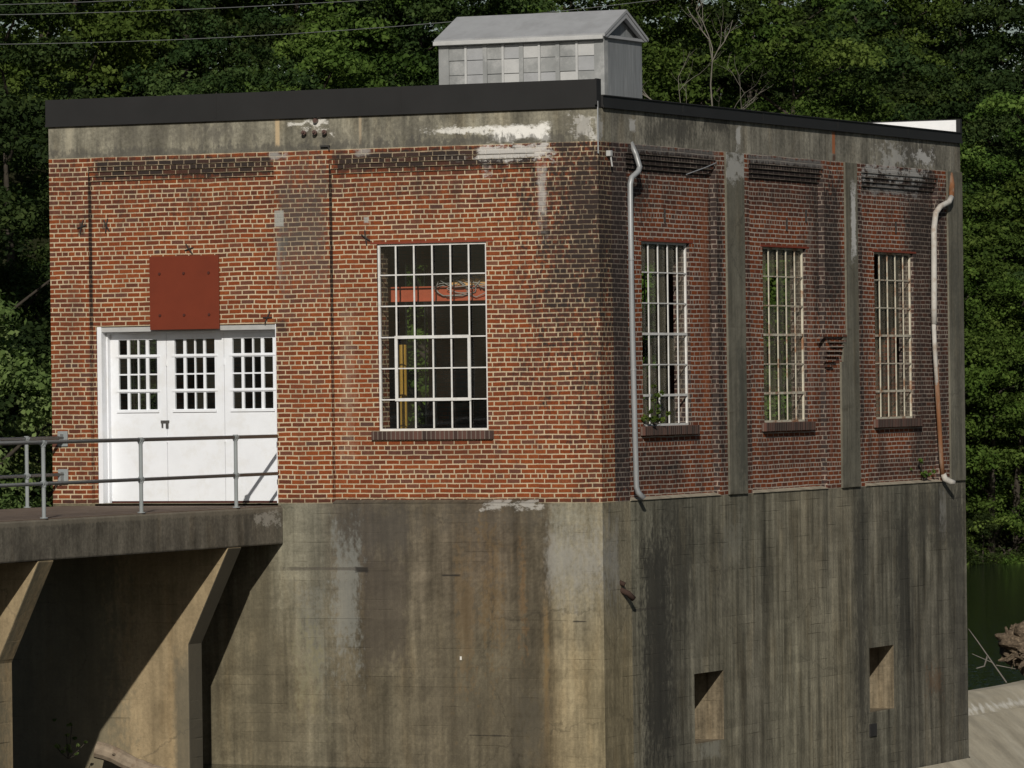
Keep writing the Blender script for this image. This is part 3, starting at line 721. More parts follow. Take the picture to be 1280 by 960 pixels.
# ------------------------------------------------------------------ small wall fittings
m_star = plain_mat('black_iron', (.03, .028, .026), .7, .3)
def anchor(x, y, z, side=False):
    mb = MB()
    for a in (.55, 1.5):
        c, s = math.cos(a+x*3)*.075, math.sin(a+x*3)*.11
        if side: mb.tube([(x, y-c, z-s), (x+.01, y, z), (x, y+c, z+s)], .010, 6)
        else: mb.tube([(x-c, y, z-s), (x, y-.01, z), (x+c, y, z+s)], .010, 6)
    mb.build('wall_anchor', m_star, bld)
anchor(-8.49, -.015, 4.15); anchor(-8.12, REC-.012, 4.16); anchor(-6.72, REC-.012, 3.78)
anchor(-5.42, REC-.012, 2.74); anchor(-3.78, REC-.015, 3.88)
for y, z in ((2.55, 4.18), (7.3, 4.15), (12.0, 4.2), (8.1, 4.3)):
    mb = MB(); mb.tube([(-REC+.02, y, z+.09), (-REC+.015, y+.01, z-.1)], .016, 6); mb.build('iron_pin', m_star, bld)
m_ins = plain_mat('brown_glaze', (.10, .06, .05), .3, .5)
for x in (-4.70, -4.52, -4.36):
    mb = MB(); mb.tube([(x, .0, 5.43), (x, -.05, 5.435), (x, -.055, 5.435), (x, -.085, 5.44), (x, -.086, 5.44), (x, -.12, 5.44)], [.014, .014, .036, .036, .020, .016], 12)
    mb.build('insulator', m_ins, bld, smooth=False)
mb = MB(); mb.tube([(-4.52, .0, 5.61), (-4.52, -.06, 5.61)], .035, 10); mb.build('insulator', m_ins, bld)
mb = MB(); mb.box(-4.44, -4.30, -.05, -.001, 5.22, 5.245); mb.tube([(-4.31, -.04, 5.24), (-4.30, -.04, 5.17)], .012, 6); mb.build('bracket', m_star, bld)
mb = MB(); mb.box(.001, .07, .28, .36, 4.97, 5.05); mb.tube([(.05, .33, 4.98), (.06, .36, 4.82)], .014, 6); mb.build('cable_clamp', m_monw, bld, bevel=.005)
mb = MB(); mb.tube([(-REC+.03, 3.35, 4.80), (-REC+.11, 3.9, 4.92), (.02, 4.28, 5.0)], .008, 6); mb.build('bracket', m_galv, bld)
# downspouts
mb = MB(); mb.tube([(-.02, 1.20, 5.20), (.05, 1.235, 5.02), (.105, 1.235, 4.84), (.10, 1.19, 4.77), (.06, 1.04, 4.68), (.055, 1.00, 4.58), (.055, 1.00, 3.0), (.055, 1.04, 1.6), (.055, 1.09, .2), (.07, 1.11, .12), (.14, 1.16, .03)], .041, 14)
ds = mb.build('downspout', m_galv, bld, smooth=True); tag(ds, 'grey metal downspout near the front corner')
for z in (1.9, 3.5): mb = MB(); mb.tube([(.055, 1.0+max(0, 3.0-z)*.03, z-.015), (.055, 1.0+max(0, 3.0-z)*.03, z+.015)], .047, 14); mb.build('pipe_joint', m_galv, ds)
mb = MB(); mb.tube([(.01, 14.32, 5.14), (.06, 14.26, 4.95), (.10, 14.12, 4.74)], .046, 12)
d2 = mb.build('downspout', m_rust, bld, smooth=True); tag(d2, 'rusty and peeling white downspout at the far end of the side wall')
mb = MB(); mb.tube([(.10, 14.12, 4.74), (.095, 14.0, 4.65), (.07, 13.66, 4.57), (.06, 13.48, 4.46), (.055, 13.40, 4.2), (.055, 13.36, 2.9), (.055, 13.35, 2.62)], .048, 12); mb.build('pipe_length', m_pipe_w, d2, smooth=True)
mb = MB(); mb.tube([(.05, 13.35, 2.63), (.05, 13.38, 2.2), (.05, 13.53, 1.15)], .037, 12); mb.build('pipe_length', m_pipe_w, d2, smooth=True)
mb = MB(); mb.tube([(.05, 13.43, 1.9), (.05, 13.53, 1.1), (.05, 13.62, .4), (.05, 13.68, .12)], .039, 12); mb.build('pipe_length', m_rust, d2, smooth=True)
mb = MB(); mb.tube([(.06, 13.68, .13), (.08, 13.70, .05), (.14, 13.78, .0), (.19, 13.84, -.02)], [.045, .052, .05, .045], 12); mb.build('pipe_length', m_pipe_w, d2, smooth=True)
m_stub = plain_mat('dark_rust', (.05, .032, .025), .9, .1, var=.5)
# broken pipe stub and pocket in the base
mb = MB(); mb.tube([(-.02, .60, -1.16), (.06, .62, -1.20)], .035, 10); mb.tube([(-.02, .62, -1.27), (.08, .70, -1.33), (.13, .77, -1.41)], .042, 12)
st = mb.build('pipe_stub', m_stub, bld, smooth=True); tag(st, 'short rusty pipe stub sticking out of the base')
mb = MB(); mb.box(.001, .02, 10.32, 10.62, -4.02, -3.82); mb.build('wall_plate', m_star, bld)

# ------------------------------------------------------------------ roof monitor
mo = bpy.data.objects.new('roof_monitor', None); COL.objects.link(mo); mo.parent = bld
mo['label'] = 'pale grey louvred roof monitor with a small gabled roof'
MX0, MX1, MY0, MY1, MZ0, MZ1 = -4.70, -1.90, 4.50, 6.02, 5.79, 7.03
mb = MB(); mb.box(MX0+.03, MX1-.03, MY0+.03, MY1-.03, MZ0, MZ1); mb.build('sheet_wall', m_mons, mo)
mb = MB()
mb.box(MX0, MX0+.17, MY0, MY0+.029, MZ0, MZ1-.1); mb.box(MX1-.17, MX1-.028, MY0, MY0+.029, MZ0, MZ1-.1)
mb.box(MX1-.0275, MX1, MY0, MY0+.14, MZ0, MZ1-.1); mb.box(MX0, MX1, MY0-.002, MY0+.0285, MZ1-.0995, MZ1)
bays = 4; a0 = MX0+.17; bw = (MX1-.17-a0)/bays
for k in range(1, bays): mb.box(a0+bw*k-.035, a0+bw*k+.035, MY0, MY0+.029, MZ0, MZ1-.1)
mb.build('post_trim', m_monf, mo)
for k in range(bays):
    a = a0+bw*k+(.035 if k else 0); b = a0+bw*(k+1)-(.035 if k < bays-1 else 0)
    mb = MB(); rp_ = random.Random(k+3)
    for j in range(5):
        for h_ in range(2):
            z = MZ1-.10-(j+1)*.225; x0 = a+.004 if h_ == 0 else (a+b)/2+.019; x1 = (a+b)/2-.019 if h_ == 0 else b-.004
            if z < MZ0: z = MZ0
            yy = MY0+.012+rp_.uniform(-.004, .006)
            mb.box(x0, x1, yy, MY0+.0295, z+.006, MZ1-.10-j*.225-.006, rp_.choice([0, 0, 1, 2]))
    mb.build('louvre_panel', [m_monf, m_monw, m_monr], mo)
    mb = MB(); mb.box((a+b)/2-.018, (a+b)/2+.018, MY0-.006, MY0+.0075, MZ0, MZ1-.101); mb.build('mullion', m_monw, mo)
    if k in (0, 2): pass
ridge, yc = 7.44, (MY0+MY1)/2
ey0, ey1, ez = MY0-.07, MY1+.07, 7.035
sl = (ridge-ez)/(yc-ey0)
mb = MB(); mb.prism([(ey0, ez), (yc, ridge), (ey1, ez), (ey1, ez-.045), (yc, ridge-.05), (ey0, ez-.045)], 'x', MX0-.045, MX1+.045)
mb.build('gable_roof', m_monr, mo)
mb = MB(); mb.box(MX0-.05, MX1+.02, ey0-.035, ey0+.01, ez-.09, ez-.025); mb.build('gutter', m_monw, mo, bevel=.008)
mb = MB(); mb.prism([(MY0+.03, MZ1-.005), (yc, ridge-.09), (MY1-.03, MZ1-.005)], 'x', MX1-.13, MX1-.09); mb.build('gable_end', m_mons, mo)
mb = MB()
mb.prism([(ey0+.02, ez-.05), (yc, ridge-.055), (yc, ridge-.13), (ey0+.12, ez-.05)], 'x', MX1-.03, MX1+.035)
mb.prism([(ey1-.02, ez-.05), (yc, ridge-.055), (yc, ridge-.13), (ey1-.12, ez-.05)], 'x', MX1-.03, MX1+.035)
mb.box(MX1-.02, MX1+.02, MY0-.03, MY1+.03, ez-.06, ez-.02)
mb.build('bargeboard', m_monr, mo)

# ================================================================== FOOTBRIDGE
fb = thing('footbridge', 'stained concrete footbridge leading out from the white door on haunched concrete piers', 'footbridge')
DX0, DX1 = -8.90, -5.15
YEND = -24.0
mb = MB(); mb.box(DX0, DX1, YEND, -.004, -.60, -.045); mb.build('deck', m_deck, fb, bevel=.025)
mb = MB(); mb.box(DX0+.06, DX1-.03, YEND, -.01, -.0449, -.033); mb.box(D0, D1, .0, .34, -.04, -.006); mb.build('deck_surface', m_decktop, fb)
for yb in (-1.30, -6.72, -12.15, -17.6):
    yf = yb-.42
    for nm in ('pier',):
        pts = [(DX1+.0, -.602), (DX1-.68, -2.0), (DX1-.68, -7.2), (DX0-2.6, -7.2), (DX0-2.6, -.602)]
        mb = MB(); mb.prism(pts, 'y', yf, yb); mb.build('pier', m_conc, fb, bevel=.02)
for (X, posts, y0) in ((DX1-.05, (-1.37, -4.19, -6.90, -9.7, -12.5, -15.3), -.085), (DX0+.04, (-1.09, -3.9, -6.7, -9.5, -12.3), -.03)):
    e = bpy.data.objects.new('railing', None); COL.objects.link(e); e.parent = fb
    mb = MB(); mb.tube([(X, y0, .99), (X, YEND+4, 1.03)], .027, 12); mb.build('handrail', m_grey, e, smooth=True)
    mb = MB(); mb.tube([(X, y0, .44), (X, YEND+4, .44)], .025, 12); mb.build('middle_rail', m_grey, e, smooth=True)
    for y in posts:
        mb = MB(); mb.tube([(X, y, -.03), (X, y, -.015), (X, y, -.0149), (X, y, .99)], [.055, .055, .028, .028], 12)
        for z in (.44, .99): mb.tube([(X, y-.05, z), (X, y+.05, z)], .036, 12); mb.tube([(X, y, z-.05), (X, y, z+.04)], .037, 12)
        mb.build('post', m_grey, e, smooth=False)
    if X < -8:
        for z in (.99, .42):
            mb = MB(); mb.box(X-.085, X+.085, -.03, -.002, z-.13, z+.10); mb.box(X-.02, X+.02, -.14, -.03, z-.08, z+.06); mb.build('wall_bracket', m_grey, e, bevel=.006)

# ================================================================== INSIDE THE BUILDING
cb = thing('crane_beam', 'orange-red crane beam seen through the upper part of the front window', 'crane')
mb = MB(); mb.box(-WL+.5, -.5, 1.15, 1.19, 2.97, 3.15); mb.box(-WL+.5, -.5, 1.10, 1.24, 3.15, 3.17); mb.box(-WL+.5, -.5, 1.10, 1.24, 2.95, 2.97); mb.build('girder', m_crane, cb)
mb = MB(); mb.prism([(-2.95, 3.172), (-2.2, 3.172), (-2.2, 3.36), (-2.45, 3.33), (-2.9, 3.22)], 'y', 1.11, 1.22); mb.build('hoist_cover', m_tan, cb)
cl = MB(); rr = random.Random(3)
for k in range(9):
    x0 = -3.3+rr.random()*.8; pts = []
    for q in range(14):
        a = q/13*5.5+rr.random(); pts.append((x0+.22*math.cos(a)*rr.uniform(.6, 1.4)+q*.03, 1.08+rr.uniform(-.02, .05), 3.23+.10*math.sin(a)*rr.uniform(.4, 1.3)-(.12 if k % 4 == 0 else 0)))
    cl.tube(pts, .008, 5)
o = cl.build('cable_tangle', m_cable, None, smooth=True); tag(o, 'tangle of pale wire lying on the crane beam behind the front window', 'cable')
mb = MB(); mb.tube([(-4.02, 1.75, .0), (-4.02, 1.75, 2.32)], .055, 12); mb.tube([(-4.02, 1.75, .0), (-4.02, 1.75, .02)], .12, 12)
o = mb.build('yellow_post', m_yel); tag(o, 'yellow upright post standing inside behind the front window', 'post')

# ================================================================== WATER AND GROUND
def shore_depth(lat):
    if lat < -15: return 104
    if lat < 5: return 104 + (lat+15)/20*46
    if lat < 30: return 150 + (lat-5)*1.55
    return 189
def hill(lat, dep):
    s = shore_depth(lat)
    d = dep-s
    if d > -6:
        k = max(0, min(1, (d+6)/6)); z = -7.0+3.3*k*k*(3-2*k)
        if d > 0: z += min(.9, d*.45)+max(0, d-3)*.30
        if d > 50: z -= (d-50)*.26
        return z + .35*math.sin(lat*.37+dep*.21)*(1 if d > 2 else .2)
    if dep < 22: return 0.0
    if dep < 38: return -7.5*((dep-22)/16)
    return -7.5
NG = 130
lats = np.concatenate([np.linspace(-700, -60, 16), np.linspace(-56, 56, 60), np.linspace(60, 700, 16)])
deps = np.concatenate([np.linspace(-300, 10, 8), np.linspace(16, 40, 8), np.linspace(44, 100, 10), np.linspace(101.5, 260, 106), np.linspace(270, 1500, 14)])
vv = []; ff = []
for i, d in enumerate(deps):
    for j, l in enumerate(lats):
        p = at(l, d, hill(l, d)); vv.append(tuple(p))
nl = len(lats)
for i in range(len(deps)-1):
    for j in range(nl-1): ff.append((i*nl+j, i*nl+j+1, (i+1)*nl+j+1, (i+1)*nl+j))
me = bpy.data.meshes.new('ground'); me.from_pydata(vv, [], ff); me.polygons.foreach_set('use_smooth', [True]*len(ff))
t = NT('ground_soil'); g, P, _ = t.geo()
n = t.noise(g.outputs['Position'], .8, 6, .7); n2 = t.noise(g.outputs['Position'], 7, 4, .7)
t.bump(n2, .6, .1)
m_ground = t.fin(t.mix(n2, t.ramp(n, [(.3, (.018, .022, .010)), (.55, (.035, .035, .018)), (.75, (.06, .048, .03))]), (.03, .035, .015)), .95, .05)
tag(link('ground', me, m_ground), kind='structure')
def water_mat(name, c, sc):
    t = NT(name); g, P, _ = t.geo()
    v = t.vec(t.m('MULTIPLY', P[0], 1.0), t.m('MULTIPLY', P[1], .55), 0)
    t.bump(t.m('ADD', t.noise(v, sc, 4, .6), t.m('MULTIPLY', t.noise(v, sc*4, 2), .5)), .4, .08)
    return t.fin(c, .06, .28)
m_water = water_mat('pond_water', (.008, .011, .009), 2.2)
mb = MB(); mb.quad((-500, -300, -3.86), (-1.45, -300, -3.86), (-1.45, 600, -3.86), (-500, 600, -3.86))
tag(mb.build('pond', m_water, fix=False), kind='structure')
mb = MB(); mb.quad((-1.3, -300, -6.9), (500, -300, -6.9), (500, 600, -6.9), (-1.3, 600, -6.9))
tag(mb.build('river', m_water, fix=False), kind='structure')
# spillway
def spill_mat():
    t = NT('spillway_concrete'); g, P, _ = t.geo(); pos = g.outputs['Position']
    n = t.noise(pos, 1.4, 6, .7); n2 = t.noise(pos, 14, 4, .7)
    run = t.noise(t.vec(t.m('MULTIPLY', P[0], .5), t.m('MULTIPLY', P[1], 1.1), 0), 1.3, 4, .6)
    c = t.ramp(run, [(.25, (.27, .24, .18)), (.5, (.36, .32, .24)), (.75, (.45, .41, .32))])
    c = t.mix(.5, c, t.ramp(n, [(.3, .6), (.5, 1.), (.7, 1.35)]), 'MULTIPLY')
    lip = t.m('SUBTRACT', .10, t.m('ABSOLUTE', t.m('SUBTRACT', P[0], -.80)))
    f = t.sstep(t.m('ADD', t.m('MULTIPLY', lip, 8), t.m('MULTIPLY', t.m('SUBTRACT', t.noise(pos, 6, 4), .5), 3)), .2, 1.2, 0, .7)
    c = t.mix(f, c, (.68, .66, .60))
    t.bump(t.m('ADD', n, t.m('MULTIPLY', n2, .5)), .5, .05)
    return t.fin(c, .85, .2)
prof = [(-2.2, -7.2), (-1.62, -4.4), (-1.55, -3.84), (-1.42, -3.76), (-1.15, -3.77), (-.95, -3.86), (-.82, -4.0), (-.74, -4.09), (-.66, -4.11), (-.3, -4.38), (.5, -5.05), (1.6, -6.1), (2.6, -6.8), (4.2, -7.2)]
vv = []; ff = []; NYS = 90
for i in range(NYS):
    y = WR+.062+i*.55
    for (x, z) in prof: vv.append((x+(random.uniform(-.015, .015)), y, z+random.uniform(-.012, .012)))
k = len(prof)
for i in range(NYS-1):
    for j in range(k-1): ff.append((i*k+j, i*k+j+1, (i+1)*k+j+1, (i+1)*k+j))
ap = [(.03, -4.66), (.5, -5.06), (1.6, -6.1), (2.6, -6.8), (4.2, -7.2)]
b0 = len(vv)
for y in (4.0, 9.0, 12.0, WR+.10):
    for (x, z) in ap: vv.append((x, y, z-.004))
for i in range(3):
    for j in range(4): ff.append((b0+i*5+j, b0+i*5+j+1, b0+(i+1)*5+j+1, b0+(i+1)*5+j))
me = bpy.data.meshes.new('spillway'); me.from_pydata(vv, [], ff)
bm = bmesh.new(); bm.from_mesh(me); bmesh.ops.recalc_face_normals(bm, faces=bm.faces); bm.to_mesh(me); bm.free()
o = link('spillway', me, spill_mat()); tag(o, 'sloping weathered concrete spillway of the dam beyond the far corner of the base', 'dam')
mb = MB(); mb.box(-1.44, -.2, -60, -.002, -7.2, -3.86); o = mb.build('retaining_wall', m_conc); tag(o, 'low concrete retaining wall running from the foot of the base', 'wall')

# ================================================================== VEGETATION
def leaf_mat(name, dark, mid, light, seed=0):
    t = NT(name); g, P, _ = t.geo()
    oi = t.new('ShaderNodeObjectInfo')
    at_ = t.new('ShaderNodeAttribute'); at_.attribute_name = 'tone'
    f = t.m('ADD', t.m('MULTIPLY', at_.outputs['Fac'], .62), t.m('MULTIPLY', t.noise(g.outputs['Position'], .55, 2), .38))
    c = t.ramp(f, [(.15, dark), (.5, mid), (.85, light)])
    hv = t.new('ShaderNodeHueSaturation'); t.put(hv.inputs['Color'], c)
    t.put(hv.inputs['Hue'], t.m('MULTIPLY_ADD', oi.outputs['Random'], .024, .480)); t.put(hv.inputs['Value'], t.m('MULTIPLY_ADD', oi.outputs['Random'], .35, .82))
    t.fin(hv.outputs[0], .75, .10)
    tl = t.new('ShaderNodeBsdfTranslucent'); t.put(tl.inputs[0], t.mix(1, hv.outputs[0], (1.3, 1.5, .55), 'MULTIPLY'))
    mx = t.new('ShaderNodeMixShader'); mx.inputs[0].default_value = .22
    t.put(mx.inputs[1], t.bsdf.outputs[0]); t.put(mx.inputs[2], tl.outputs[0]); t.t.links.new(mx.outputs[0], t.out.inputs[0])
    return t.mat
m_leaf = leaf_mat('leaf_mid_green', (.022, .046, .009), (.055, .100, .018), (.110, .170, .036))
m_leaf_b = leaf_mat('leaf_yellow_green', (.028, .056, .010), (.060, .108, .018), (.108, .168, .034))
m_leaf_g = leaf_mat('leaf_grey_green', (.040, .070, .020), (.105, .155, .045), (.20, .255, .10))
m_leaf_d = leaf_mat('leaf_dark_green', (.010, .022, .007), (.026, .048, .013), (.060, .092, .026))

def leaves_mesh(name, cents, radii, counts, leaf, rs, flat=.55, shell=.55, sub=20):
    """leaf quads spread in flattened clumps (boughs)"""
    V = []; T = []
    for (c, r, n) in zip(cents, radii, counts):
        k = max(1, int(sub*r*r)); sr = .30*min(1, r)
        d = rs.normal(size=(k, 3)); d /= np.linalg.norm(d, axis=1)[:, None]
        d[:, 2] = np.where(d[:, 2] < -.2, -d[:, 2]*.5, d[:, 2])
        sc = d*r*(.55+.45*rs.random(k))[:, None]; sc[:, 2] = sc[:, 2]*flat-.18*(sc[:, 0]**2+sc[:, 1]**2)/max(r, .1)
        idx = rs.randint(0, k, n); ssz = sr*(.65+.7*rs.random(k))
        e = rs.normal(size=(n, 3)); e /= np.linalg.norm(e, axis=1)[:, None]
        rr_ = ssz[idx]*(.55+.5*rs.random(n))
        p = sc[idx]+e*rr_[:, None]*np.array([1.15, 1.15, .62])
        st = rs.normal(size=k)*.10
        nrm = e*np.array([1, 1, 1.7])+np.array([0, 0, .35])+rs.normal(size=(n, 3))*.42; nrm /= np.linalg.norm(nrm, axis=1)[:, None]
        a = np.cross(nrm, rs.normal(size=(n, 3))); a /= np.linalg.norm(a, axis=1)[:, None]; b = np.cross(nrm, a)
        L = leaf*(.6+.8*rs.random(n))[:, None]; W = L*.62
        ctr = p+np.array(c)
        q = np.stack([ctr-a*L*.5, ctr+b*W*.5-a*L*.05, ctr+a*L*.5, ctr-b*W*.5-a*L*.05], axis=1)
        V.append(q.reshape(-1, 3))
        tone = np.clip(.5+.13*rs.normal(size=n)+rs.normal()*.20+st[idx], 0, 1); T.append(np.repeat(tone, 4))
    V = np.concatenate(V); T = np.concatenate(T); nq = len(V)//4
    me = bpy.data.meshes.new(name)
    me.vertices.add(len(V)); me.vertices.foreach_set('co', V.ravel())
    me.loops.add(nq*4); me.loops.foreach_set('vertex_index', np.arange(nq*4, dtype=np.int32))
    me.polygons.add(nq); me.polygons.foreach_set('loop_start', np.arange(0, nq*4, 4, dtype=np.int32)); me.polygons.foreach_set('loop_total', np.full(nq, 4, dtype=np.int32))
    me.update(calc_edges=True); me.validate()
    at_ = me.attributes.new('tone', 'FLOAT', 'POINT'); at_.data.foreach_set('value', T.astype(np.float32))
    return me

def tree_proto(seed, H, R, z0, nb, leaf=.135, per=520, br=(.85, 1.5), flat=.5):
    """H crown top, R crown radius, z0 crown bottom; returns crown mesh, trunk mesh"""
    rs = np.random.RandomState(seed); rn = random.Random(seed)
    cents = []; radii = []; cnt = []
    tb = MB()
    lean = rs.normal(size=2)*.3
    tb.tube([(0, 0, -1.0), (lean[0]*.3, lean[1]*.3, H*.3), (lean[0], lean[1], H*.55), (lean[0]*1.3, lean[1]*1.3, H*.72)], [.17, .13, .07, .02], 8)
    k = 0
    while k < nb:
        v = rs.random()
        z = z0+(H-z0)*v
        prof = math.sin(math.pi*min(1, (v*.86+.14)))**.6 * (1.0-.25*v)
        a = rs.random()*2*math.pi; rad = R*prof*(.35+.65*rs.random()**.5)
        rad *= 1+.28*math.sin(3*a+seed)+.12*math.sin(5*a+2*v*6)
        c = (lean[0]*v+rad*math.cos(a), lean[1]*v+rad*math.sin(a), z)
        r = rn.uniform(*br)*(1.15-.35*v)
        cents.append(c); radii.append(r); cnt.append(int(per*r*r)); k += 1
        if rs.random() < .55:
            zb = max(.5, z-rad*.7)
            if rs.random() < .35: tb.tube([(lean[0]*zb/H, lean[1]*zb/H, zb), (c[0]*.5, c[1]*.5, (zb+z)/2+.1), (c[0]*.93, c[1]*.93, z-.1)], [.055, .035, .012], 5, cap=False)
    crown = leaves_mesh('crown', cents, radii, cnt, leaf, rs, flat)
    tm = bpy.data.meshes.new('trunk'); tm.from_pydata(tb.v, [], tb.f); tm.polygons.foreach_set('use_smooth', [True]*len(tb.f))
    tm.materials.append(m_bark)
    return crown, tm
PROT = [tree_proto(11, 11, 3.6, 1.2, 62), tree_proto(12, 12.5, 3.3, 2.0, 66, br=(.8, 1.35)), tree_proto(13, 10, 4.0, 1.0, 60, br=(.9, 1.55)),
        tree_proto(14, 13.5, 3.4, 3.0, 58, leaf=.125), tree_proto(15, 7.5, 2.8, .2, 50, leaf=.11, br=(.65, 1.1)), tree_proto(16, 12, 3.8, 2.2, 64, leaf=.125, flat=.45)]
_cm = {}
def place_tree(kind, name, xp, dep, s, mat, label, group='trees on the wooded far bank', rz=None, dz=0, cat='tree'):
    crown, trunk = PROT[kind]
    key = (kind, mat.name)
    if key not in _cm:
        m = crown.copy(); m.materials.clear(); m.materials.append(mat); _cm[key] = m
    p = at(xp, dep, hill(xp, dep)-.2+dz)
    r = thing(name, label, cat, group, p)
    r.rotation_euler = (0, 0, rz if rz is not None else random.random()*6.28); r.scale = (s, s, s*random.uniform(.94, 1.06))
    c = bpy.data.objects.new('crown', _cm[key]); COL.objects.link(c); c.parent = r
    k = bpy.data.objects.new('trunk', trunk); COL.objects.link(k); k.parent = r
    return r
def px(x, dep): return (x-640)/6724.34*dep
G, B_, GG, DK = m_leaf, m_leaf_b, m_leaf_g, m_leaf_d
TREES = [
 # kind, pixel-free sideways metres via px(), depth, scale, material, label
 (2, -25, 108, 1.02, GG, 'pale grey-green tree at the left edge of the picture beside the brick wall'),
 (4, 45, 112, .95, GG, 'bushy grey-green tree close behind the left corner of the brickwork'),
 (4, 12, 106.4, .62, B_, 'low leafy tree behind the footbridge railing at far left'),
 (0, 110, 122, .80, DK, 'dark tree behind the left end of the dark roof edge'),
 (1, 20, 128, .88, DK, 'tall dark tree filling the upper left corner'),
 (5, 190, 132, .80, G, 'leafy tree crossed by the power lines above the door'),
 (3, 300, 136, .86, DK, 'shadowy tree behind the roof edge left of the roof monitor'),
 (0, 400, 140, .92, G, 'mid green tree rising over the roof edge above the insulators'),
 (2, 490, 146, .98, DK, 'dark leafy tree immediately left of the roof monitor'),
 (1, 90, 140, 1.1, G, 'tall green tree behind the upper left tree tops'),
 (3, 230, 146, 1.12, DK, 'very dark tall tree at the top between the left wires'),
 (5, 360, 152, 1.15, G, 'tall tree with open top above the roof edge centre left'),
 (1, 590, 156, 1.06, DK, 'dark tree directly behind the ridge of the roof monitor'),
 (0, 700, 154, 1.0, G, 'green tree behind the right half of the roof monitor'),
 (2, 800, 158, .98, DK, 'dark tree behind the bare dead branches right of the monitor'),
 (5, 910, 160, 1.0, B_, 'bright green tree above the middle of the side wall roof edge'),
 (2, 1000, 161, 1.02, G, 'broad leafy tree over the second side pilaster'),
 (0, 1090, 163, .98, B_, 'bright layered tree above the white roof upstand'),
 (2, 1180, 166, .92, G, 'leafy tree just beyond the far end of the side wall'),
 (5, 1265, 164, .82, B_, 'yellow-green tree hanging over the water at the right edge'),
 (4, 1235, 163, 1.0, G, 'low tree on the bank to the right of the far pilaster'),
 (3, 520, 164, 1.15, G, 'tall tree crown at the top edge left of the monitor'),
 (1, 660, 168, 1.2, DK, 'tallest dark crown above the roof monitor'),
 (3, 770, 170, 1.15, G, 'tall crown at the top edge just right of the monitor'),
 (1, 870, 172, 1.12, DK, 'dark crown at the top edge above the dead branches'),
 (3, 985, 172, 1.15, G, 'large crown at the top edge above the second pilaster'),
 (1, 1080, 176, 1.05, DK, 'dark crown left of the small gap of sky'),
 (5, 1290, 176, 1.12, G, 'tall crown right of the small gap of sky'),
 (3, 1160, 182, .70, DK, 'thin lower crown underneath the small gap of sky'),
 (1, 450, 172, 1.25, DK, 'shaded crown behind the wires left of centre'),
 (3, 140, 156, 1.25, DK, 'shaded crown behind the wires at far left'),
 (1, 1330, 166, 1.0, DK, 'dark tree partly outside the right edge of the picture'),
 (2, 1320, 172, 1.1, B_, 'bright tree partly outside the right edge behind the dark one'),
 (3, 1225, 178, .98, DK, 'shaded tree behind the trees at the right water edge'),
 (2, -90, 118, 1.0, DK, 'dark tree partly outside the left edge of the picture'),
 (0, 740, 178, 1.15, G, 'green crown rising behind the right slope of the monitor roof'),
 (2, 830, 184, 1.2, B_, 'broad crown at the top edge above the tips of the dead branches'),
 (0, 930, 186, 1.2, G, 'green crown at the top edge between monitor and second pilaster'),
 (2, 1030, 188, 1.2, DK, 'dark broad crown at the top edge above the far half of the side wall'),
 (0, 1110, 190, 1.1, G, 'green crown touching the left side of the sky gap'),
 (0, 1235, 196, 1.35, G, 'tall green crown at the top edge immediately right of the sky gap'),
 (1, 1290, 188, 1.3, DK, 'dark tall crown in the upper right corner'),
 (2, 1250, 190, 1.15, DK, 'dark broad crown touching the right side of the sky gap'),
 (0, 1195, 176, .88, G, 'green tree below the sky gap behind the far end of the roof'),
 (2, 1140, 172, 1.0, B_, 'bright broad tree behind the white roof upstand'),
 (0, 330, 166, 1.3, G, 'tall green crown at the top edge where the wires meet the trees'),
 (2, 250, 152, 1.15, DK, 'dark broad crown under the middle wire above the door'),
 (2, 560, 174, 1.2, DK, 'dark broad crown at the top edge by the left end of the monitor roof'),
 (2, 1212, 171, 1.0, G, 'broad green tree behind the far end of the white roof upstand'),
 (4, 535, 137, 1.35, B_, 'bright low tree seen green through the front window'),
 (4, 812, 146, 1.35, B_, 'bright low tree seen through the side window nearest the corner'),
 (4, 975, 152, 1.35, G, 'low tree seen green through the middle side window'),
 (2, 1150, 200, 1.5, DK, 'dark far crown just left of the sky gap'),
 (0, 1205, 203, 1.3, DK, 'dark far crown filling the lower part of the sky gap'),
 (2, -20, 152, 1.35, DK, 'dark broad crown in the extreme upper left corner'),
 (2, 880, 196, 1.45, DK, 'dark broad crown far up the slope above the dead branches'),
 (2, 990, 200, 1.5, DK, 'dark broad crown far up the slope above the second pilaster'),
 (0, 60, 148, 1.25, G, 'green crown touching the highest wire in the upper left corner'),
 (2, 420, 160, 1.15, DK, 'dark broad crown at the top edge between wires and monitor'),
]
for (k, x, d, s, m, lab) in TREES:
    place_tree(k, 'bushy_tree' if k in (2, 4) else 'tall_tree', px(x, d), d, s, m, lab)
# unseen trees added behind the camera to dim sky light and window reflections
for i in range(22):
    lat = -62+i*6.2+random.uniform(-2, 2); dp = -random.uniform(9, 24)
    place_tree(i % 4, 'tall_tree', lat, dp, 1.05+random.random()*.25, (DK, G)[i % 2], 'leafy tree on the near bank at the photographer\'s back', 'unseen added trees on the near bank')
# waterside shrubs
for i, (x, d, s, m, lab) in enumerate([
    (1225, 161.5, .36, DK, 'dark shrub at the waterline beside the concrete base'),
    (1262, 161.2, .34, B_, 'bright shrub overhanging the water at the right'),
    (1300, 162, .42, G, 'shrub at the waterline outside the right edge'),
    (1190, 162.5, .42, G, 'shrub mostly hidden behind the far corner of the base'),
    (-10, 105.6, .40, B_, 'bright shrub behind the lower left railing'),
    (50, 106.5, .38, GG, 'grey-green shrub below the left wall bracket'),
    (90, 108, .40, G, 'shrub hidden behind the lower left brickwork')]):
    place_tree(4, 'shrub', px(x, d), d, s, m, lab, 'shrubs along the water', cat='shrub')

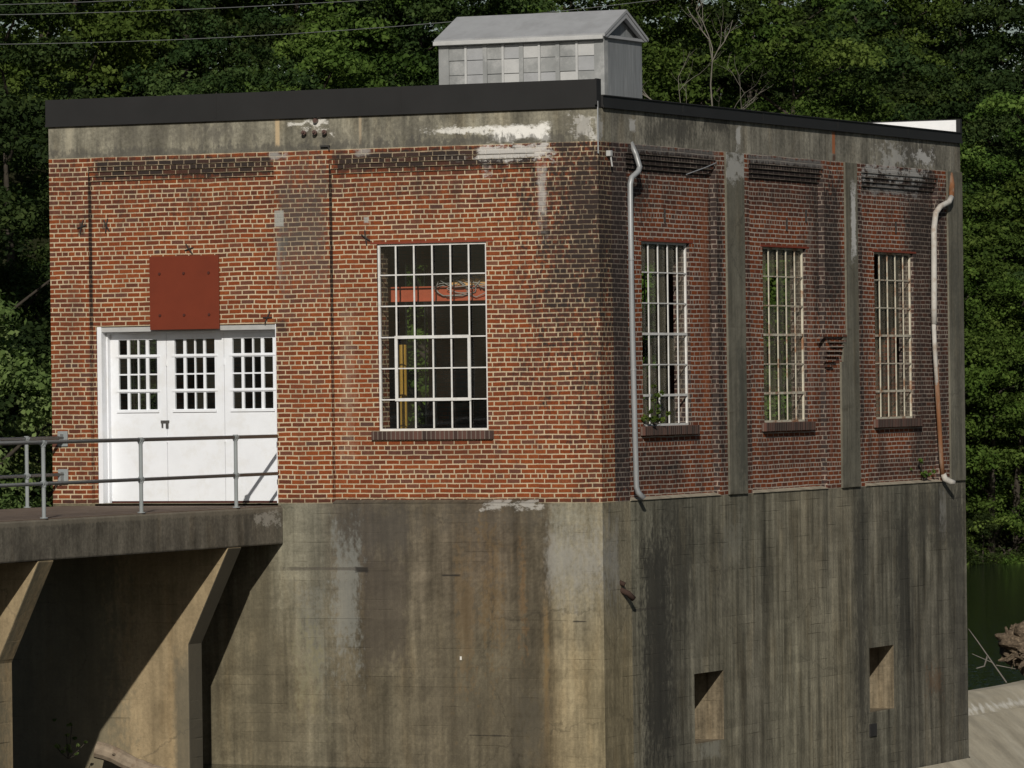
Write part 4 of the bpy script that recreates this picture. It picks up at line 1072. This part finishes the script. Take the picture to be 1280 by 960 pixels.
# dead pale-branched tree
def branch(mb, p, d, L, r, depth, rn):
    pts = [p]; q = Vector(p); dd = Vector(d)
    n = 4
    for i in range(n):
        dd = (dd+Vector((rn.uniform(-.25, .25), rn.uniform(-.25, .25), rn.uniform(-.12, .22)))).normalized()
        q = q+dd*L/n; pts.append(tuple(q))
    mb.tube(pts, [.55*r*(1-.55*i/n) for i in range(n+1)], 6, cap=False)
    if depth > 0:
        for k in range(3):
            i = rn.randint(1, n); s = (dd+Vector((rn.uniform(-1, 1), rn.uniform(-1, 1), rn.uniform(-.1, .7)))).normalized()
            branch(mb, pts[i], s, L*rn.uniform(.45, .75), r*.55, depth-1, rn)
rn = random.Random(21)
for (x, d, z0, sc, lab) in ((893, 146, 8.6, 1.0, 'bare dead tree with pale branches right of the roof monitor'),):
    p = at(px(x, d), d, hill(px(x, d), d))
    mb = MB(); mb.tube([(0, 0, -.3), (.1, 0, (z0-p.z)*.6), (0, .1, z0-p.z)], [.10, .07, .035], 8)
    branch(mb, (0, .1, z0-p.z-.1), (.25, -.3, 1), 2.6*sc, .055, 3, rn); branch(mb, (0, .05, z0-p.z-.9), (-.8, -.2, .8), 2.2*sc, .045, 3, rn)
    branch(mb, (0, .05, z0-p.z-.5), (.9, -.5, .6), 2.0*sc, .045, 3, rn)
    o = mb.build('dead_tree', m_deadwood, smooth=True, fix=False); o.location = p; tag(o, lab, 'dead tree')

# small plants
def weed(loc, n, size, label, seed, spread=(.12, .12, .2), leaf=.07, mat=m_leaf_b):
    rs = np.random.RandomState(seed)
    r = thing('weed', label, 'plant', None, loc)
    cents = [(rs.normal()*spread[0], rs.normal()*spread[1], abs(rs.normal())*spread[2]+.05) for _ in range(n)]
    me = leaves_mesh('leaves', cents, [size]*n, [16]*n, leaf, rs, .8, .3, 1); me.materials.append(mat)
    o = bpy.data.objects.new('leaves', me); COL.objects.link(o); o.parent = r
    mb = MB()
    for c in cents[::2]: mb.tube([(0, 0, 0), (c[0]*.6, c[1]*.6, c[2]*.5), c], .006, 5, cap=False)
    mb.build('stem', m_bark, r, fix=False)
weed((-.02, 1.95, 1.08), 18, .07, 'small green weed growing on the sill of the side window nearest the corner', 5, (.05, .22, .22), .085, m_leaf_b)
weed((-.03, 13.0, .03), 10, .06, 'small dark weed on the ledge by the foot of the rusty downspout', 6, (.04, .16, .16), .07, m_leaf)
weed((-7.35, -2.6, -3.62), 16, .06, 'little pale weed in the shadow beside the driftwood log', 8, (.10, .1, .22), .06, m_leaf_g)

# driftwood log
mb = MB(); rn = random.Random(5)
p0 = Vector((-7.02, -2.35, -3.50)); p1 = Vector((-5.95, -2.05, -3.92))
pts = []; rad = []
for i in range(9):
    f = i/8; pts.append(p0.lerp(p1, f)+Vector((0, 0, .02*math.sin(f*9)))); rad.append(.125-.03*f+rn.uniform(-.012, .012))
mb.tube(pts, rad, 11)
mb.tube([p0.lerp(p1, .3), p0.lerp(p1, .25)+Vector((.05, -.16, .06))], [.035, .015], 6)
lg = mb.build('driftwood_log', m_log, smooth=False); tag(lg, 'weathered driftwood log lying against the footbridge pier at lower left', 'log')

# root wad on the dam crest
rw = thing('root_wad', 'muddy uprooted tree stump stranded on the dam crest at the right edge', 'tree stump', None, (-1.88, 22.42, -3.3))
rn = random.Random(9)
bm = bmesh.new(); bmesh.ops.create_icosphere(bm, subdivisions=5, radius=.50)
from mathutils import noise as mnoise
for v in bm.verts:
    c = v.co.copy(); nn = mnoise.fractal(c*2.6, 1.0, 2.0, 5); n3 = mnoise.noise(c*8)
    v.co = c*(1+.42*nn+.22*n3); v.co.z *= .85; v.co.x *= 1.35
me = bpy.data.meshes.new('root_ball'); bm.to_mesh(me); bm.free(); o = link('root_ball', me, m_root, rw); o.location = (.35, .3, .05)
mb = MB()
for k in range(150):
    a = rn.uniform(0, 6.28); e = rn.uniform(-.5, 1.2); d = Vector((math.cos(a)*math.cos(e), math.sin(a)*math.cos(e), math.sin(e)))
    s = Vector((.35, .3, .05))+Vector((d.x*1.3, d.y, d.z*.85))*.40; q = s+(d*.6+Vector((rn.uniform(-1, 1), rn.uniform(-1, 1), rn.uniform(-1, 1)))).normalized()*rn.uniform(.10, .28)
    q2 = q+Vector((rn.uniform(-1, 1), rn.uniform(-1, 1), rn.uniform(-1, 1))).normalized()*rn.uniform(.06, .18)
    f_ = rn.random()**2; mb.tube([s, q, q2], [.018+.06*f_, .014+.045*f_, .006+.02*f_], 6)
mb.build('root', m_root, rw, fix=False)
mb = MB()
T0 = Vector((-.42, -1.0, -.45))
mb.tube([T0+Vector((.52, .2, .0)), T0+Vector((.28, .1, .38)), T0+Vector((.05, 0, .75)), T0+Vector((-.12, -.02, .98))], [.014, .012, .010, .005], 6)
mb.tube([T0+Vector((.30, .1, .36)), T0+Vector((-.1, .1, .52))], [.009, .005], 6); mb.tube([T0+Vector((.2, .1, .5)), T0+Vector((.14, .08, .3)), T0+Vector((0, .05, .26))], [.018, .014, .010], 6)
mb.tube([T0+Vector((.36, .1, .32)), T0+Vector((.7, .2, .25))], [.009, .005], 6)
o = mb.build('dead_twig', m_deadwood); o.location = (-1.86, 22.43, -3.35); tag(o, 'pale forked twig sticking up from the dam crest beside the stump', 'branch')

# power lines
def span(z0, l0, b, a, label):
    pts = []
    for i in range(61):
        l = -34+68*i/60; pts.append(at(l, 112, z0+b*(l-l0)+a*(l-l0)**2))
    mb = MB(); mb.tube(pts, .008, 6); o = mb.build('power_line', m_wire, smooth=True); tag(o, label, 'power line', 'power lines behind the roof')
span(9.21, -2.0, .0692, .00412, 'lowest power line, passing behind the roof monitor ridge')
span(9.74, -3.0, .050, .003, 'middle power line crossing the upper left trees')
span(9.80, -8.0, .030, .003, 'highest power line cutting the top left corner')
